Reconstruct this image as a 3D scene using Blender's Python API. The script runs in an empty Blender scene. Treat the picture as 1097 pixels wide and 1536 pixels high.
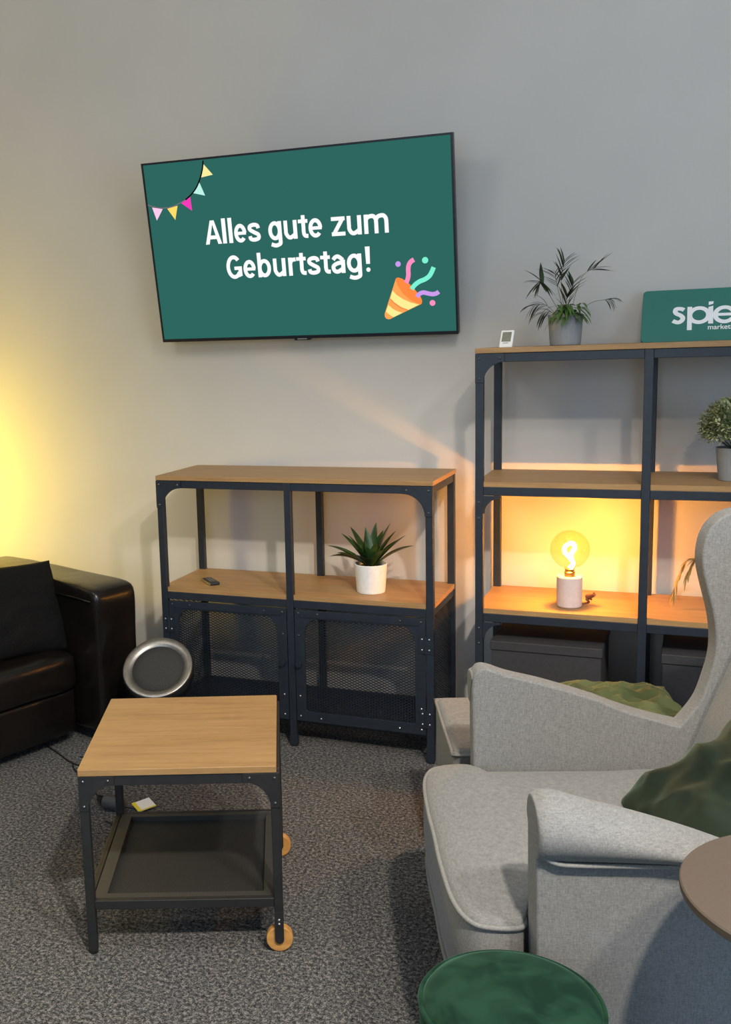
import bpy, bmesh, math, random
from mathutils import Vector, Matrix, noise

S = bpy.context.scene
COL = S.collection
PI = math.pi

# ------------------------------------------------------------------ camera
def rot_cam(yaw, pitch, roll):
    return Matrix.Rotation(yaw, 3, 'Z') @ Matrix.Rotation(pitch, 3, 'X') @ Matrix.Rotation(roll, 3, 'Y')
FPX, YAW, PITCH, ROLL = 1552.55, 0.4114, -0.1593, 0.0339
CAM = Vector((1.7732, -3.2225, 1.3868))
PX, PY = 377.27, 771.85
m3 = rot_cam(YAW, PITCH, ROLL)
cd = bpy.data.cameras.new('camera')
cam = bpy.data.objects.new('camera', cd)
COL.objects.link(cam)
right, fwd, up = m3.col[0], m3.col[1], m3.col[2]
mw = Matrix((right, up, -fwd)).transposed().to_4x4()
mw.translation = CAM
cam.matrix_world = mw
cd.sensor_fit = 'HORIZONTAL'
cd.sensor_width = 36.0
cd.lens = FPX / 1097 * 36.0
cd.shift_x = (548.5 - PX) / 1097
cd.shift_y = (PY - 768) / 1097
cd.clip_start = 0.05
S.camera = cam

# ------------------------------------------------------------------ view, world, lights
S.view_settings.view_transform = 'Standard'
S.view_settings.look = 'None'
S.view_settings.gamma = 1.0
S.view_settings.use_curve_mapping = False
S.view_settings.exposure = 0.0
S.cycles.max_bounces = 8
S.cycles.transparent_max_bounces = 24
S.cycles.caustics_reflective = False
S.cycles.caustics_refractive = False
S.cycles.sample_clamp_indirect = 4.0
S.cycles.use_denoising = True

w = bpy.data.worlds.new('world'); S.world = w
w.use_nodes = True
w.node_tree.nodes['Background'].inputs[0].default_value = (0.50, 0.60, 0.75, 1)
w.node_tree.nodes['Background'].inputs[1].default_value = 0.3

def light(name, kind, loc, energy, color, size=0.1, size_y=None, target=None, spot=None, blend=0.5):
    ld = bpy.data.lights.new(name, kind)
    ld.energy = energy; ld.color = color
    if kind == 'AREA':
        ld.shape = 'RECTANGLE'; ld.size = size; ld.size_y = size_y or size
    else:
        ld.shadow_soft_size = size
    if kind == 'SPOT':
        ld.spot_size = spot; ld.spot_blend = blend
    o = bpy.data.objects.new(name, ld); COL.objects.link(o)
    o.location = loc
    if target is not None:
        d = Vector(target) - Vector(loc)
        o.rotation_euler = d.to_track_quat('-Z', 'Y').to_euler()
    return o
# daylight through the window behind the camera and the window on the right
light('daylight_front', 'AREA', (1.0, -6.2, 1.8), 64, (0.62, 0.81, 1.0), 3.6, 1.9, (1.0, 0.0, 1.35))
light('daylight_right', 'AREA', (4.30, -2.4, 1.7), 46, (0.42, 0.68, 1.0), 2.2, 1.8, (0.6, -1.4, 0.9))
# ceiling spots of the room, then unseen point fills added to brighten the wall
light('ceiling_lamp_near', 'SPOT', (2.30, -3.00, 2.95), 370, (1.0, 0.90, 0.76), 0.06, None, (1.15, -1.25, 0.3), 1.12, 0.7)
light('ceiling_lamp_side', 'SPOT', (3.0, -2.6, 2.95), 200, (1.0, 0.92, 0.80), 0.09, None, (1.1, -1.2, 0.3), 1.1, 0.7)
light('wall_fill_left', 'POINT', (-0.6, -2.2, 3.1), 40, (1.0, 0.94, 0.86), 0.35)
light('wall_fill_right', 'POINT', (1.9, -1.7, 3.1), 50, (1.0, 0.95, 0.88), 0.40)
# table lamp bulb and the yellow lamp beside the sofa
light('bulb_light', 'POINT', (1.411, 0.10, 0.735), 26, (1.0, 0.40, 0.038), 0.022)
light('yellow_lamp_light', 'POINT', (-1.25, -0.10, 0.86), 44, (1.0, 0.73, 0.08), 0.08)

# ------------------------------------------------------------------ materials
def nodes(name):
    m = bpy.data.materials.new(name); m.use_nodes = True
    nt = m.node_tree
    return m, nt, nt.nodes['Principled BSDF']
def N(nt, t, **kw):
    n = nt.nodes.new(t)
    for k, v in kw.items():
        n.inputs[k].default_value = v
    return n
def L(nt, a, b): nt.links.new(a, b)
def coords(nt, scale=(1, 1, 1), kind='Object'):
    tc = nt.nodes.new('ShaderNodeTexCoord'); mp = nt.nodes.new('ShaderNodeMapping')
    mp.inputs['Scale'].default_value = scale
    L(nt, tc.outputs[kind], mp.inputs['Vector'])
    return mp.outputs['Vector']
def ramp(nt, fac, stops):
    r = nt.nodes.new('ShaderNodeValToRGB')
    while len(r.color_ramp.elements) < len(stops): r.color_ramp.elements.new(0.5)
    for e, (p, c) in zip(r.color_ramp.elements, stops):
        e.position = p; e.color = (*c, 1)
    L(nt, fac, r.inputs['Fac']); return r.outputs['Color']
def bump(nt, b, h, strength, dist):
    bn = N(nt, 'ShaderNodeBump', Strength=strength, Distance=dist)
    L(nt, h, bn.inputs['Height']); L(nt, bn.outputs['Normal'], b.inputs['Normal'])
def plain(name, c, rough=0.5, metal=0.0, spec=0.5):
    m, nt, b = nodes(name)
    b.inputs['Base Color'].default_value = (*c, 1); b.inputs['Roughness'].default_value = rough
    b.inputs['Metallic'].default_value = metal
    b.inputs['Specular IOR Level'].default_value = spec
    return m
def noisy(name, c1, c2, scale, rough=0.6, bs=0.0, bd=0.002, stretch=(1, 1, 1), detail=6, metal=0.0, bscale=None, spec=0.5, lo=0.3, hi=0.7):
    m, nt, b = nodes(name)
    v = coords(nt, stretch)
    n = N(nt, 'ShaderNodeTexNoise', Scale=scale, Detail=detail); L(nt, v, n.inputs['Vector'])
    L(nt, ramp(nt, n.outputs['Fac'], [(lo, c1), (hi, c2)]), b.inputs['Base Color'])
    b.inputs['Roughness'].default_value = rough; b.inputs['Metallic'].default_value = metal
    b.inputs['Specular IOR Level'].default_value = spec
    if bs:
        n2 = N(nt, 'ShaderNodeTexNoise', Scale=bscale or scale, Detail=4); L(nt, v, n2.inputs['Vector'])
        bump(nt, b, n2.outputs['Fac'], bs, bd)
    return m
def emit(name, c, s=1.0):
    m = bpy.data.materials.new(name); m.use_nodes = True; nt = m.node_tree
    nt.nodes.clear()
    e = N(nt, 'ShaderNodeEmission', Color=(*c, 1), Strength=s); o = nt.nodes.new('ShaderNodeOutputMaterial')
    L(nt, e.outputs[0], o.inputs[0]); return m
def srgb(r, g, b):
    f = lambda x: (x / 255 / 12.92) if x / 255 <= 0.04045 else ((x / 255 + 0.055) / 1.055) ** 2.4
    return (f(r), f(g), f(b))

M = {}
M['wall'] = noisy('wall_paint', (0.50, 0.485, 0.46), (0.53, 0.515, 0.49), 3, 0.9, 0.12, 0.002, bscale=140, spec=0.2)
M['ceiling'] = plain('ceiling_paint', (0.7, 0.7, 0.69), 0.9)
def wood(name, stretch):
    m, nt, b = nodes(name)
    v = coords(nt, stretch)
    n1 = N(nt, 'ShaderNodeTexNoise', Scale=4.0, Detail=8, Roughness=0.65, Distortion=0.4); L(nt, v, n1.inputs['Vector'])
    n2 = N(nt, 'ShaderNodeTexNoise', Scale=42.0, Detail=4); L(nt, v, n2.inputs['Vector'])
    c = ramp(nt, n1.outputs['Fac'], [(0.30, (0.27, 0.150, 0.060)), (0.52, (0.350, 0.205, 0.084)), (0.75, (0.395, 0.242, 0.104))])
    mx = nt.nodes.new('ShaderNodeMix'); mx.data_type = 'RGBA'; mx.blend_type = 'MULTIPLY'
    mx.inputs[0].default_value = 0.30
    L(nt, c, mx.inputs[6]); L(nt, ramp(nt, n2.outputs['Fac'], [(0.35, (0.62, 0.58, 0.55)), (0.65, (1, 1, 1))]), mx.inputs[7])
    L(nt, mx.outputs[2], b.inputs['Base Color'])
    b.inputs['Roughness'].default_value = 0.45
    b.inputs['Specular IOR Level'].default_value = 0.35
    bump(nt, b, n2.outputs['Fac'], 0.05, 0.001)
    return m
M['wood'] = wood('oiled_oak', (1.0, 14.0, 14.0))
M['wheel_wood'] = noisy('wheel_wood', (0.46, 0.22, 0.06), (0.60, 0.31, 0.09), 14, 0.5, stretch=(1, 1, 6))
M['metal'] = noisy('dark_lacquered_steel', (0.009, 0.013, 0.021), (0.013, 0.019, 0.029), 30, 0.45, 0.05, 0.0005, bscale=400)
M['table_metal'] = noisy('black_lacquered_steel', (0.011, 0.011, 0.012), (0.016, 0.016, 0.017), 30, 0.5, 0.05, 0.0005, bscale=400)
M['tray_mesh'] = plain('grey_black_steel_mesh', (0.035, 0.035, 0.033), 0.5)
M['rivet'] = plain('zinc_screw', (0.45, 0.46, 0.48), 0.35, 0.9)
M['dark_rivet'] = plain('dark_rivet_head', (0.07, 0.075, 0.085), 0.35, 0.6)
def carpet():
    m, nt, b = nodes('charcoal_loop_carpet')
    v = coords(nt)
    n1 = N(nt, 'ShaderNodeTexNoise', Scale=300.0, Detail=2, Roughness=0.7); L(nt, v, n1.inputs['Vector'])
    n2 = N(nt, 'ShaderNodeTexNoise', Scale=110.0, Detail=3); L(nt, v, n2.inputs['Vector'])
    mx = N(nt, 'ShaderNodeMath'); mx.operation = 'MULTIPLY_ADD'; mx.inputs[1].default_value = 0.45
    L(nt, n2.outputs['Fac'], mx.inputs[0]); 
    m2 = N(nt, 'ShaderNodeMath'); m2.operation = 'MULTIPLY'; m2.inputs[1].default_value = 0.55
    L(nt, n1.outputs['Fac'], m2.inputs[0]); L(nt, m2.outputs[0], mx.inputs[2])
    c = ramp(nt, mx.outputs[0], [(0.38, (0.012, 0.012, 0.013)), (0.50, (0.075, 0.075, 0.077)), (0.62, (0.26, 0.255, 0.245))])
    L(nt, c, b.inputs['Base Color']); b.inputs['Roughness'].default_value = 0.95
    b.inputs['Specular IOR Level'].default_value = 0.1
    bump(nt, b, mx.outputs[0], 0.3, 0.003)
    return m
M['carpet'] = carpet()
def fabric():
    m, nt, b = nodes('grey_woven_upholstery')
    v = coords(nt, (1, 1, 1), 'Object')
    n1 = N(nt, 'ShaderNodeTexNoise', Scale=330.0, Detail=2, Roughness=0.6); L(nt, v, n1.inputs['Vector'])
    v2 = coords(nt, (1, 1, 7), 'Object')
    n2 = N(nt, 'ShaderNodeTexNoise', Scale=90.0, Detail=3); L(nt, v2, n2.inputs['Vector'])
    v3 = coords(nt, (7, 7, 1), 'Object')
    n3 = N(nt, 'ShaderNodeTexNoise', Scale=90.0, Detail=3); L(nt, v3, n3.inputs['Vector'])
    a1 = N(nt, 'ShaderNodeMath'); a1.operation = 'ADD'; L(nt, n2.outputs['Fac'], a1.inputs[0]); L(nt, n3.outputs['Fac'], a1.inputs[1])
    a2 = N(nt, 'ShaderNodeMath'); a2.operation = 'ADD'; L(nt, a1.outputs[0], a2.inputs[0]); L(nt, n1.outputs['Fac'], a2.inputs[1])
    a3 = N(nt, 'ShaderNodeMath'); a3.operation = 'MULTIPLY'; a3.inputs[1].default_value = 1 / 3; L(nt, a2.outputs[0], a3.inputs[0])
    L(nt, ramp(nt, a3.outputs[0], [(0.38, (0.140, 0.140, 0.138)), (0.62, (0.240, 0.240, 0.235))]), b.inputs['Base Color'])
    b.inputs['Roughness'].default_value = 0.9; b.inputs['Specular IOR Level'].default_value = 0.15
    b.inputs['Sheen Weight'].default_value = 0.15
    bump(nt, b, a3.outputs[0], 0.25, 0.0015)
    return m
M['fabric'] = fabric()
M['piping'] = noisy('grey_piping', (0.175, 0.174, 0.168), (0.25, 0.247, 0.240), 300, 0.9)
def velvet(name, c1, c2, scale, sheen, tint):
    m, nt, b = nodes(name)
    v = coords(nt)
    n = N(nt, 'ShaderNodeTexNoise', Scale=scale, Detail=3, Distortion=0.8); L(nt, v, n.inputs['Vector'])
    L(nt, ramp(nt, n.outputs['Fac'], [(0.42, c1), (0.62, c2)]), b.inputs['Base Color'])
    b.inputs['Roughness'].default_value = 0.75; b.inputs['Specular IOR Level'].default_value = 0.12
    b.inputs['Sheen Weight'].default_value = sheen; b.inputs['Sheen Roughness'].default_value = 0.35
    b.inputs['Sheen Tint'].default_value = (*tint, 1)
    return m
M['velvet'] = velvet('green_velvet', (0.0035, 0.0185, 0.011), (0.010, 0.039, 0.023), 14, 0.26, (0.35, 0.8, 0.55))
M['pillow_velvet'] = velvet('dark_green_velvet', (0.010, 0.017, 0.012), (0.019, 0.029, 0.019), 8, 0.16, (0.6, 0.8, 0.6))
M['olive_velvet'] = velvet('olive_green_velvet', (0.060, 0.075, 0.032), (0.10, 0.115, 0.050), 8, 0.3, (0.7, 0.8, 0.6))
M['leather'] = noisy('black_leather', (0.004, 0.0033, 0.0028), (0.008, 0.006, 0.005), 6, 0.27, 0.4, 0.012, bscale=9, detail=3, spec=0.42)
M['black_cloth'] = noisy('black_cloth', (0.004, 0.004, 0.004), (0.009, 0.009, 0.009), 200, 0.95, 0.2, 0.002, spec=0.1)
M['knit'] = noisy('charcoal_knit', (0.008, 0.008, 0.008), (0.03, 0.03, 0.03), 60, 0.95, 0.4, 0.004, stretch=(1, 1, 4), spec=0.1)
M['tv_plastic'] = plain('tv_black_plastic', (0.008, 0.009, 0.015), 0.35)
M['screen'] = emit('tv_screen_green', srgb(45, 103, 95))
M['g_white'] = emit('screen_white', (1, 1, 1))
M['white_plastic'] = plain('white_plastic', (0.78, 0.78, 0.76), 0.4)
M['lcd'] = noisy('lcd_grey', (0.16, 0.165, 0.125), (0.22, 0.22, 0.17), 90, 0.3)
M['dark_plastic'] = plain('dark_plastic', (0.012, 0.012, 0.013), 0.4)
M['print_grey'] = plain('grey_print', (0.2, 0.2, 0.2), 0.6)
M['grey_pot'] = noisy('grey_pot_plastic', (0.24, 0.245, 0.245), (0.27, 0.275, 0.275), 40, 0.6)
M['white_pot'] = noisy('speckled_white_pot', (0.62, 0.62, 0.61), (0.70, 0.70, 0.69), 60, 0.7)
M['soil'] = noisy('potting_soil', (0.012, 0.009, 0.006), (0.03, 0.022, 0.015), 120, 0.95)
M['dracaena'] = noisy('dark_green_leaf', (0.012, 0.035, 0.010), (0.040, 0.085, 0.018), 22, 0.32, lo=0.35, hi=0.7)
M['palm'] = noisy('palm_leaf', (0.016, 0.028, 0.010), (0.040, 0.058, 0.018), 20, 0.5)
M['palm_low'] = noisy('palm_low_leaf', (0.035, 0.090, 0.012), (0.08, 0.16, 0.025), 20, 0.5)
M['stem'] = plain('palm_stem', (0.16, 0.17, 0.09), 0.6)
M['bush'] = noisy('pale_green_leaf', (0.12, 0.17, 0.05), (0.50, 0.52, 0.29), 60, 0.6, lo=0.35, hi=0.62)
M['straw'] = plain('dried_grass', (0.30, 0.19, 0.05), 0.7)
M['sign_green'] = plain('sign_green', srgb(38, 112, 100), 0.6)
M['sign_white'] = plain('sign_white', (0.88, 0.88, 0.87), 0.6)
M['box_card'] = noisy('black_cardboard', (0.022, 0.021, 0.023), (0.030, 0.029, 0.031), 90, 0.75)
M['lamp_ceramic'] = noisy('pinkish_concrete', (0.55, 0.44, 0.40), (0.60, 0.49, 0.45), 90, 0.8)
M['brass'] = plain('brass', (0.7, 0.48, 0.15), 0.3, 1.0)
M['brown_cord'] = plain('brown_fabric_cord', (0.16, 0.06, 0.03), 0.6)
M['filament'] = emit('glowing_filament', (1.0, 0.74, 0.26), 40.0)
def amber():
    m = bpy.data.materials.new('amber_glass'); m.use_nodes = True; nt = m.node_tree; nt.nodes.clear()
    t = N(nt, 'ShaderNodeBsdfTransparent', Color=(1.0, 0.94, 0.74, 1)); g = N(nt, 'ShaderNodeBsdfGlossy', Roughness=0.03, Color=(1, 0.9, 0.75, 1))
    lw = N(nt, 'ShaderNodeLayerWeight', Blend=0.25); mx = nt.nodes.new('ShaderNodeMixShader'); o = nt.nodes.new('ShaderNodeOutputMaterial')
    mu = N(nt, 'ShaderNodeMath'); mu.operation = 'MULTIPLY'; mu.inputs[1].default_value = 0.35
    L(nt, lw.outputs['Facing'], mu.inputs[0])
    L(nt, mu.outputs[0], mx.inputs[0]); L(nt, t.outputs[0], mx.inputs[1]); L(nt, g.outputs[0], mx.inputs[2]); L(nt, mx.outputs[0], o.inputs[0])
    return m
M['amber'] = amber()
M['ring_metal'] = noisy('brushed_aluminium', (0.27, 0.26, 0.245), (0.34, 0.325, 0.305), 60, 0.40, metal=1.0, stretch=(1, 1, 1))
M['grille'] = noisy('speaker_cloth', (0.018, 0.018, 0.017), (0.035, 0.035, 0.033), 300, 0.9, 0.3, 0.001)
M['speaker_body'] = plain('glossy_black_plastic', (0.01, 0.011, 0.013), 0.28)
M['taupe'] = noisy('taupe_lacquer', (0.080, 0.060, 0.046), (0.092, 0.070, 0.054), 200, 0.55, 0.05, 0.0005)
M['tag_yellow'] = plain('yellow_tag', (0.75, 0.6, 0.02), 0.6)
M['tag_white'] = plain('white_tag', (0.75, 0.75, 0.72), 0.6)
M['adapter'] = plain('grey_black_adapter', (0.06, 0.06, 0.065), 0.3)
M['lamp_yellow'] = emit('yellow_glow', (1.0, 0.72, 0.12), 4.0)
M['glass'] = plain('window_glass', (0.75, 0.85, 0.95), 0.1)
M['leg_wood'] = plain('dark_leg_wood', (0.05, 0.028, 0.015), 0.5)

# ------------------------------------------------------------------ helpers
def ob(name, bm, mat, parent=None, smooth=False, bevel=0, seg=2, sub=0):
    me = bpy.data.meshes.new(name)
    bmesh.ops.recalc_face_normals(bm, faces=bm.faces[:])
    bm.to_mesh(me); bm.free()
    for mm in (mat if isinstance(mat, (list, tuple)) else [mat]): me.materials.append(mm)
    o = bpy.data.objects.new(name, me); COL.objects.link(o)
    if parent is not None: o.parent = parent
    if smooth:
        for p in me.polygons: p.use_smooth = True
    if bevel:
        md = o.modifiers.new('bevel', 'BEVEL'); md.width = bevel; md.segments = seg; md.limit_method = 'ANGLE'; md.angle_limit = 0.6
        for p in me.polygons: p.use_smooth = True
        md.harden_normals = True
    if sub:
        md = o.modifiers.new('sub', 'SUBSURF'); md.levels = sub; md.render_levels = sub
    return o
def thing(name, label, cat, loc=(0, 0, 0), rz=0, group=None):
    o = bpy.data.objects.new(name, None); COL.objects.link(o)
    o.location = loc; o.rotation_euler = (0, 0, rz); o.empty_display_size = 0.1
    return tag(o, label, cat, group)
def tag(o, label, cat, group=None):
    o['label'] = label; o['category'] = cat
    if group: o['group'] = group
    return o
def struct(o): o['kind'] = 'structure'; return o
def B(): return bmesh.new()
def box(bm, x0, x1, y0, y1, z0, z1, mat=0):
    vs = [bm.verts.new(p) for p in ((x0, y0, z0), (x1, y0, z0), (x1, y1, z0), (x0, y1, z0), (x0, y0, z1), (x1, y0, z1), (x1, y1, z1), (x0, y1, z1))]
    for f in ((0, 3, 2, 1), (4, 5, 6, 7), (0, 1, 5, 4), (1, 2, 6, 5), (2, 3, 7, 6), (3, 0, 4, 7)):
        fc = bm.faces.new([vs[i] for i in f]); fc.material_index = mat
    return bm
def bx(*a): return box(B(), *a)
def prism(bm, pts, ax, d0, d1, mat=0):
    """extrude polygon; ax='y': pts are (x,z) extruded in y; 'z': (x,y) in z; 'x': (y,z) in x"""
    def P(p, d):
        return {'y': (p[0], d, p[1]), 'z': (p[0], p[1], d), 'x': (d, p[0], p[1])}[ax]
    a = [bm.verts.new(P(p, d0)) for p in pts]; b = [bm.verts.new(P(p, d1)) for p in pts]
    n = len(pts)
    f = [bm.faces.new(a), bm.faces.new(b[::-1])]
    for i in range(n): f.append(bm.faces.new([a[i], a[(i + 1) % n], b[(i + 1) % n], b[i]]))
    for q in f: q.material_index = mat
    return bm
def cyl(bm, p0, p1, r0, r1=None, n=24, cap=True, mat=0):
    r1 = r0 if r1 is None else r1
    p0, p1 = Vector(p0), Vector(p1); d = (p1 - p0).normalized()
    u = d.orthogonal().normalized(); v = d.cross(u)
    A = [bm.verts.new(p0 + r0 * (math.cos(t) * u + math.sin(t) * v)) for t in [2 * PI * i / n for i in range(n)]]
    Bv = [bm.verts.new(p1 + r1 * (math.cos(t) * u + math.sin(t) * v)) for t in [2 * PI * i / n for i in range(n)]]
    for i in range(n):
        bm.faces.new([A[i], A[(i + 1) % n], Bv[(i + 1) % n], Bv[i]]).material_index = mat
    if cap:
        bm.faces.new(A[::-1]).material_index = mat; bm.faces.new(Bv).material_index = mat
    return bm
def lathe(bm, prof, n=40, c=(0, 0, 0), mat=0, mtx=None, cap=True):
    rings = []
    for r, z in prof:
        ring = []
        for i in range(n):
            t = 2 * PI * i / n
            p = Vector((r * math.cos(t), r * math.sin(t), z))
            if mtx: p = mtx @ p
            ring.append(bm.verts.new(p + Vector(c)))
        rings.append(ring)
    for a, b in zip(rings, rings[1:]):
        for i in range(n): bm.faces.new([a[i], a[(i + 1) % n], b[(i + 1) % n], b[i]]).material_index = mat
    if cap and prof[0][0] > 1e-4: bm.faces.new(rings[0][::-1]).material_index = mat
    if cap and prof[-1][0] > 1e-4: bm.faces.new(rings[-1]).material_index = mat
    bmesh.ops.remove_doubles(bm, verts=[v for r in (rings[0], rings[-1]) for v in r], dist=1e-5)
    return bm
def tube(bm, pts, r, n=8, closed=False, mat=0, r_end=None):
    pts = [Vector(p) for p in pts]; m = len(pts); rings = []
    prev = None
    for i, p in enumerate(pts):
        if closed: d = pts[(i + 1) % m] - pts[i - 1]
        else: d = pts[min(i + 1, m - 1)] - pts[max(i - 1, 0)]
        d.normalize()
        if prev is None: u = d.orthogonal().normalized()
        else:
            u = prev - d * prev.dot(d); u.normalize()
        prev = u; v = d.cross(u)
        rr = r if r_end is None else r + (r_end - r) * i / (m - 1)
        rings.append([bm.verts.new(p + rr * (math.cos(2 * PI * k / n) * u + math.sin(2 * PI * k / n) * v)) for k in range(n)])
    rng = range(m) if closed else range(m - 1)
    for i in rng:
        a, b = rings[i], rings[(i + 1) % m]
        for k in range(n): bm.faces.new([a[k], a[(k + 1) % n], b[(k + 1) % n], b[k]]).material_index = mat
    if not closed:
        bm.faces.new(rings[0][::-1]).material_index = mat; bm.faces.new(rings[-1]).material_index = mat
    return bm
def catmull(P, n=6, closed=False):
    P = [Vector(p) for p in P]; out = []; m = len(P)
    rng = m if closed else m - 1
    for i in range(rng):
        if closed: p0, p1, p2, p3 = P[i - 1], P[i], P[(i + 1) % m], P[(i + 2) % m]
        else: p0, p1, p2, p3 = P[max(i - 1, 0)], P[i], P[i + 1], P[min(i + 2, m - 1)]
        for k in range(n):
            t = k / n
            out.append(0.5 * ((2 * p1) + (p2 - p0) * t + (2 * p0 - 5 * p1 + 4 * p2 - p3) * t * t + (3 * p1 - p0 - 3 * p2 + p3) * t ** 3))
    if not closed: out.append(P[-1])
    return out
def rrect(x0, x1, y0, y1, r, n=6):
    if not isinstance(r, (list, tuple)): r = [r] * 4      # bl br tr tl
    out = []
    for (cx, cy, a0, rr) in ((x0, y0, PI, r[0]), (x1, y0, 1.5 * PI, r[1]), (x1, y1, 0, r[2]), (x0, y1, 0.5 * PI, r[3])):
        sx = 1 if cx == x0 else -1; sy = 1 if cy == y0 else -1
        if rr < 1e-5: out.append((cx, cy)); continue
        for k in range(n + 1):
            t = a0 + 0.5 * PI * k / n
            out.append((cx + sx * rr + rr * math.cos(t), cy + sy * rr + rr * math.sin(t)))
    return out
def plate_hole(bm, outer, inner, y0, y1):
    """plate between rectangle outer (x0,x1,z0,z1) and polygon inner (x,z) list, thickness y0..y1"""
    x0, x1, z0, z1 = outer
    cx = sum(p[0] for p in inner) / len(inner); cz = sum(p[1] for p in inner) / len(inner)
    pts = list(inner)
    cor = [(x0, z0), (x1, z0), (x1, z1), (x0, z1)]
    def out(p):
        dx, dz = p[0] - cx, p[1] - cz; t = 1e9
        if dx > 1e-9: t = min(t, (x1 - cx) / dx)
        if dx < -1e-9: t = min(t, (x0 - cx) / dx)
        if dz > 1e-9: t = min(t, (z1 - cz) / dz)
        if dz < -1e-9: t = min(t, (z0 - cz) / dz)
        return (cx + dx * t, cz + dz * t)
    o = [out(p) for p in pts]
    for c in cor:
        k = min(range(len(o)), key=lambda i: (o[i][0] - c[0]) ** 2 + (o[i][1] - c[1]) ** 2)
        o[k] = c
    n = len(pts)
    V = [[bm.verts.new((p[0], y, p[1])) for p in L_] for y in (y0, y1) for L_ in (pts, o)]
    for i in range(n):
        j = (i + 1) % n
        bm.faces.new([V[0][i], V[0][j], V[1][j], V[1][i]]); bm.faces.new([V[2][i], V[3][i], V[3][j], V[2][j]])
        bm.faces.new([V[0][i], V[2][i], V[2][j], V[0][j]]); bm.faces.new([V[1][i], V[1][j], V[3][j], V[3][i]])
    return bm
def mesh_panel(bm, u0, u1, v0, v1, pu, pv, wd, th, f):
    """expanded-metal lattice of diagonal strips in the rectangle; f(u,v,t) maps to 3D"""
    slope = pv / pu
    for sgn in (1, -1):
        c = (v0 - slope * u1) if sgn > 0 else (v0 + slope * u0)
        cend = (v1 - slope * u0) if sgn > 0 else (v1 + slope * u1)
        while c < cend:
            ua, ub = u0, u1
            # v = c + sgn*slope*u  in [v0,v1]
            e1 = (v0 - c) / (sgn * slope); e2 = (v1 - c) / (sgn * slope)
            ua, ub = max(ua, min(e1, e2)), min(ub, max(e1, e2))
            if ub - ua > 0.002:
                va, vb = c + sgn * slope * ua, c + sgn * slope * ub
                h = wd / 2
                q = [f(ua, va - h, 0), f(ub, vb - h, 0), f(ub, vb + h, 0), f(ua, va + h, 0), f(ua, va - h, th), f(ub, vb - h, th), f(ub, vb + h, th), f(ua, va + h, th)]
                vs = [bm.verts.new(p) for p in q]
                for fc in ((0, 1, 2, 3), (7, 6, 5, 4), (0, 4, 5, 1), (3, 2, 6, 7)): bm.faces.new([vs[i] for i in fc])
            c += pv
    return bm
def rivet(parent, p, d, r=0.004, mat='dark_rivet'):
    d = Vector(d)
    bm = cyl(B(), p, Vector(p) + d * 0.0015, r, r * 0.9, 10); cyl(bm, Vector(p) + d * 0.0015, Vector(p) + d * 0.003, r * 0.9, r * 0.4, 10)
    return ob('rivet', bm, M[mat], parent, smooth=False)
def gusset_pts(x, z, sx, sz, r, arm, n=10):
    """corner plate in xz: corner (x,z), extends sx,sz directions; arm = width of straight arms; concave arc radius r"""
    pts = [(x, z), (x + sx * (arm + r), z), (x + sx * (arm + r), z + sz * arm)]
    for k in range(n + 1):
        t = 0.5 * PI * k / n
        pts.append((x + sx * (arm + r - r * math.sin(t)), z + sz * (arm + r - r * math.cos(t))))
    pts.append((x, z + sz * (arm + r)))
    return pts

# ------------------------------------------------------------------ room shell
WY = 0.376
RX0, RX1, RY0, RZ = -2.4, 4.4, -6.4, 3.3
struct(ob('floor', bx(RX0, RX1, RY0, WY + .2, -0.2, 0), M['carpet']))
struct(ob('ceiling', bx(RX0, RX1, RY0, WY + .2, RZ, RZ + 0.2), M['ceiling']))
struct(ob('wall_back', bx(RX0, RX1, WY, WY + 0.2, 0, RZ), M['wall']))
struct(ob('wall_left', bx(RX0 - 0.2, RX0, RY0, WY + .2, 0, RZ), M['wall']))
bm = B()
box(bm, RX1, RX1 + .2, RY0, WY + .2, 0, .8); box(bm, RX1, RX1 + .2, RY0, WY + .2, 2.6, RZ)
box(bm, RX1, RX1 + .2, RY0, -3.5, .8, 2.6); box(bm, RX1, RX1 + .2, -1.3, WY + .2, .8, 2.6)
struct(ob('wall_right', bm, M['wall']))
bm = B()
box(bm, RX0, RX1, RY0 - .2, RY0, 0, .85); box(bm, RX0, RX1, RY0 - .2, RY0, 2.75, RZ)
box(bm, RX0, -.8, RY0 - .2, RY0, .85, 2.75); box(bm, 2.8, RX1, RY0 - .2, RY0, .85, 2.75)
struct(ob('wall_front', bm, M['wall']))
bm = B()
for a in ((-.8, -.75), (.98, 1.02), (2.75, 2.8)): box(bm, a[0], a[1], RY0 - .12, RY0 - .06, .85, 2.75)
for a in ((.85, .9), (2.7, 2.75)): box(bm, -.8, 2.8, RY0 - .12, RY0 - .06, a[0], a[1])
struct(ob('window_1', bm, M['white_plastic']))
bm = B()
for a in ((-3.5, -3.45), (-2.42, -2.38), (-1.35, -1.3)): box(bm, RX1 + .06, RX1 + .12, a[0], a[1], .8, 2.6)
for a in ((.8, .85), (2.55, 2.6)): box(bm, RX1 + .06, RX1 + .12, -3.5, -1.3, a[0], a[1])
struct(ob('window_2', bm, M['white_plastic']))

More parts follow.
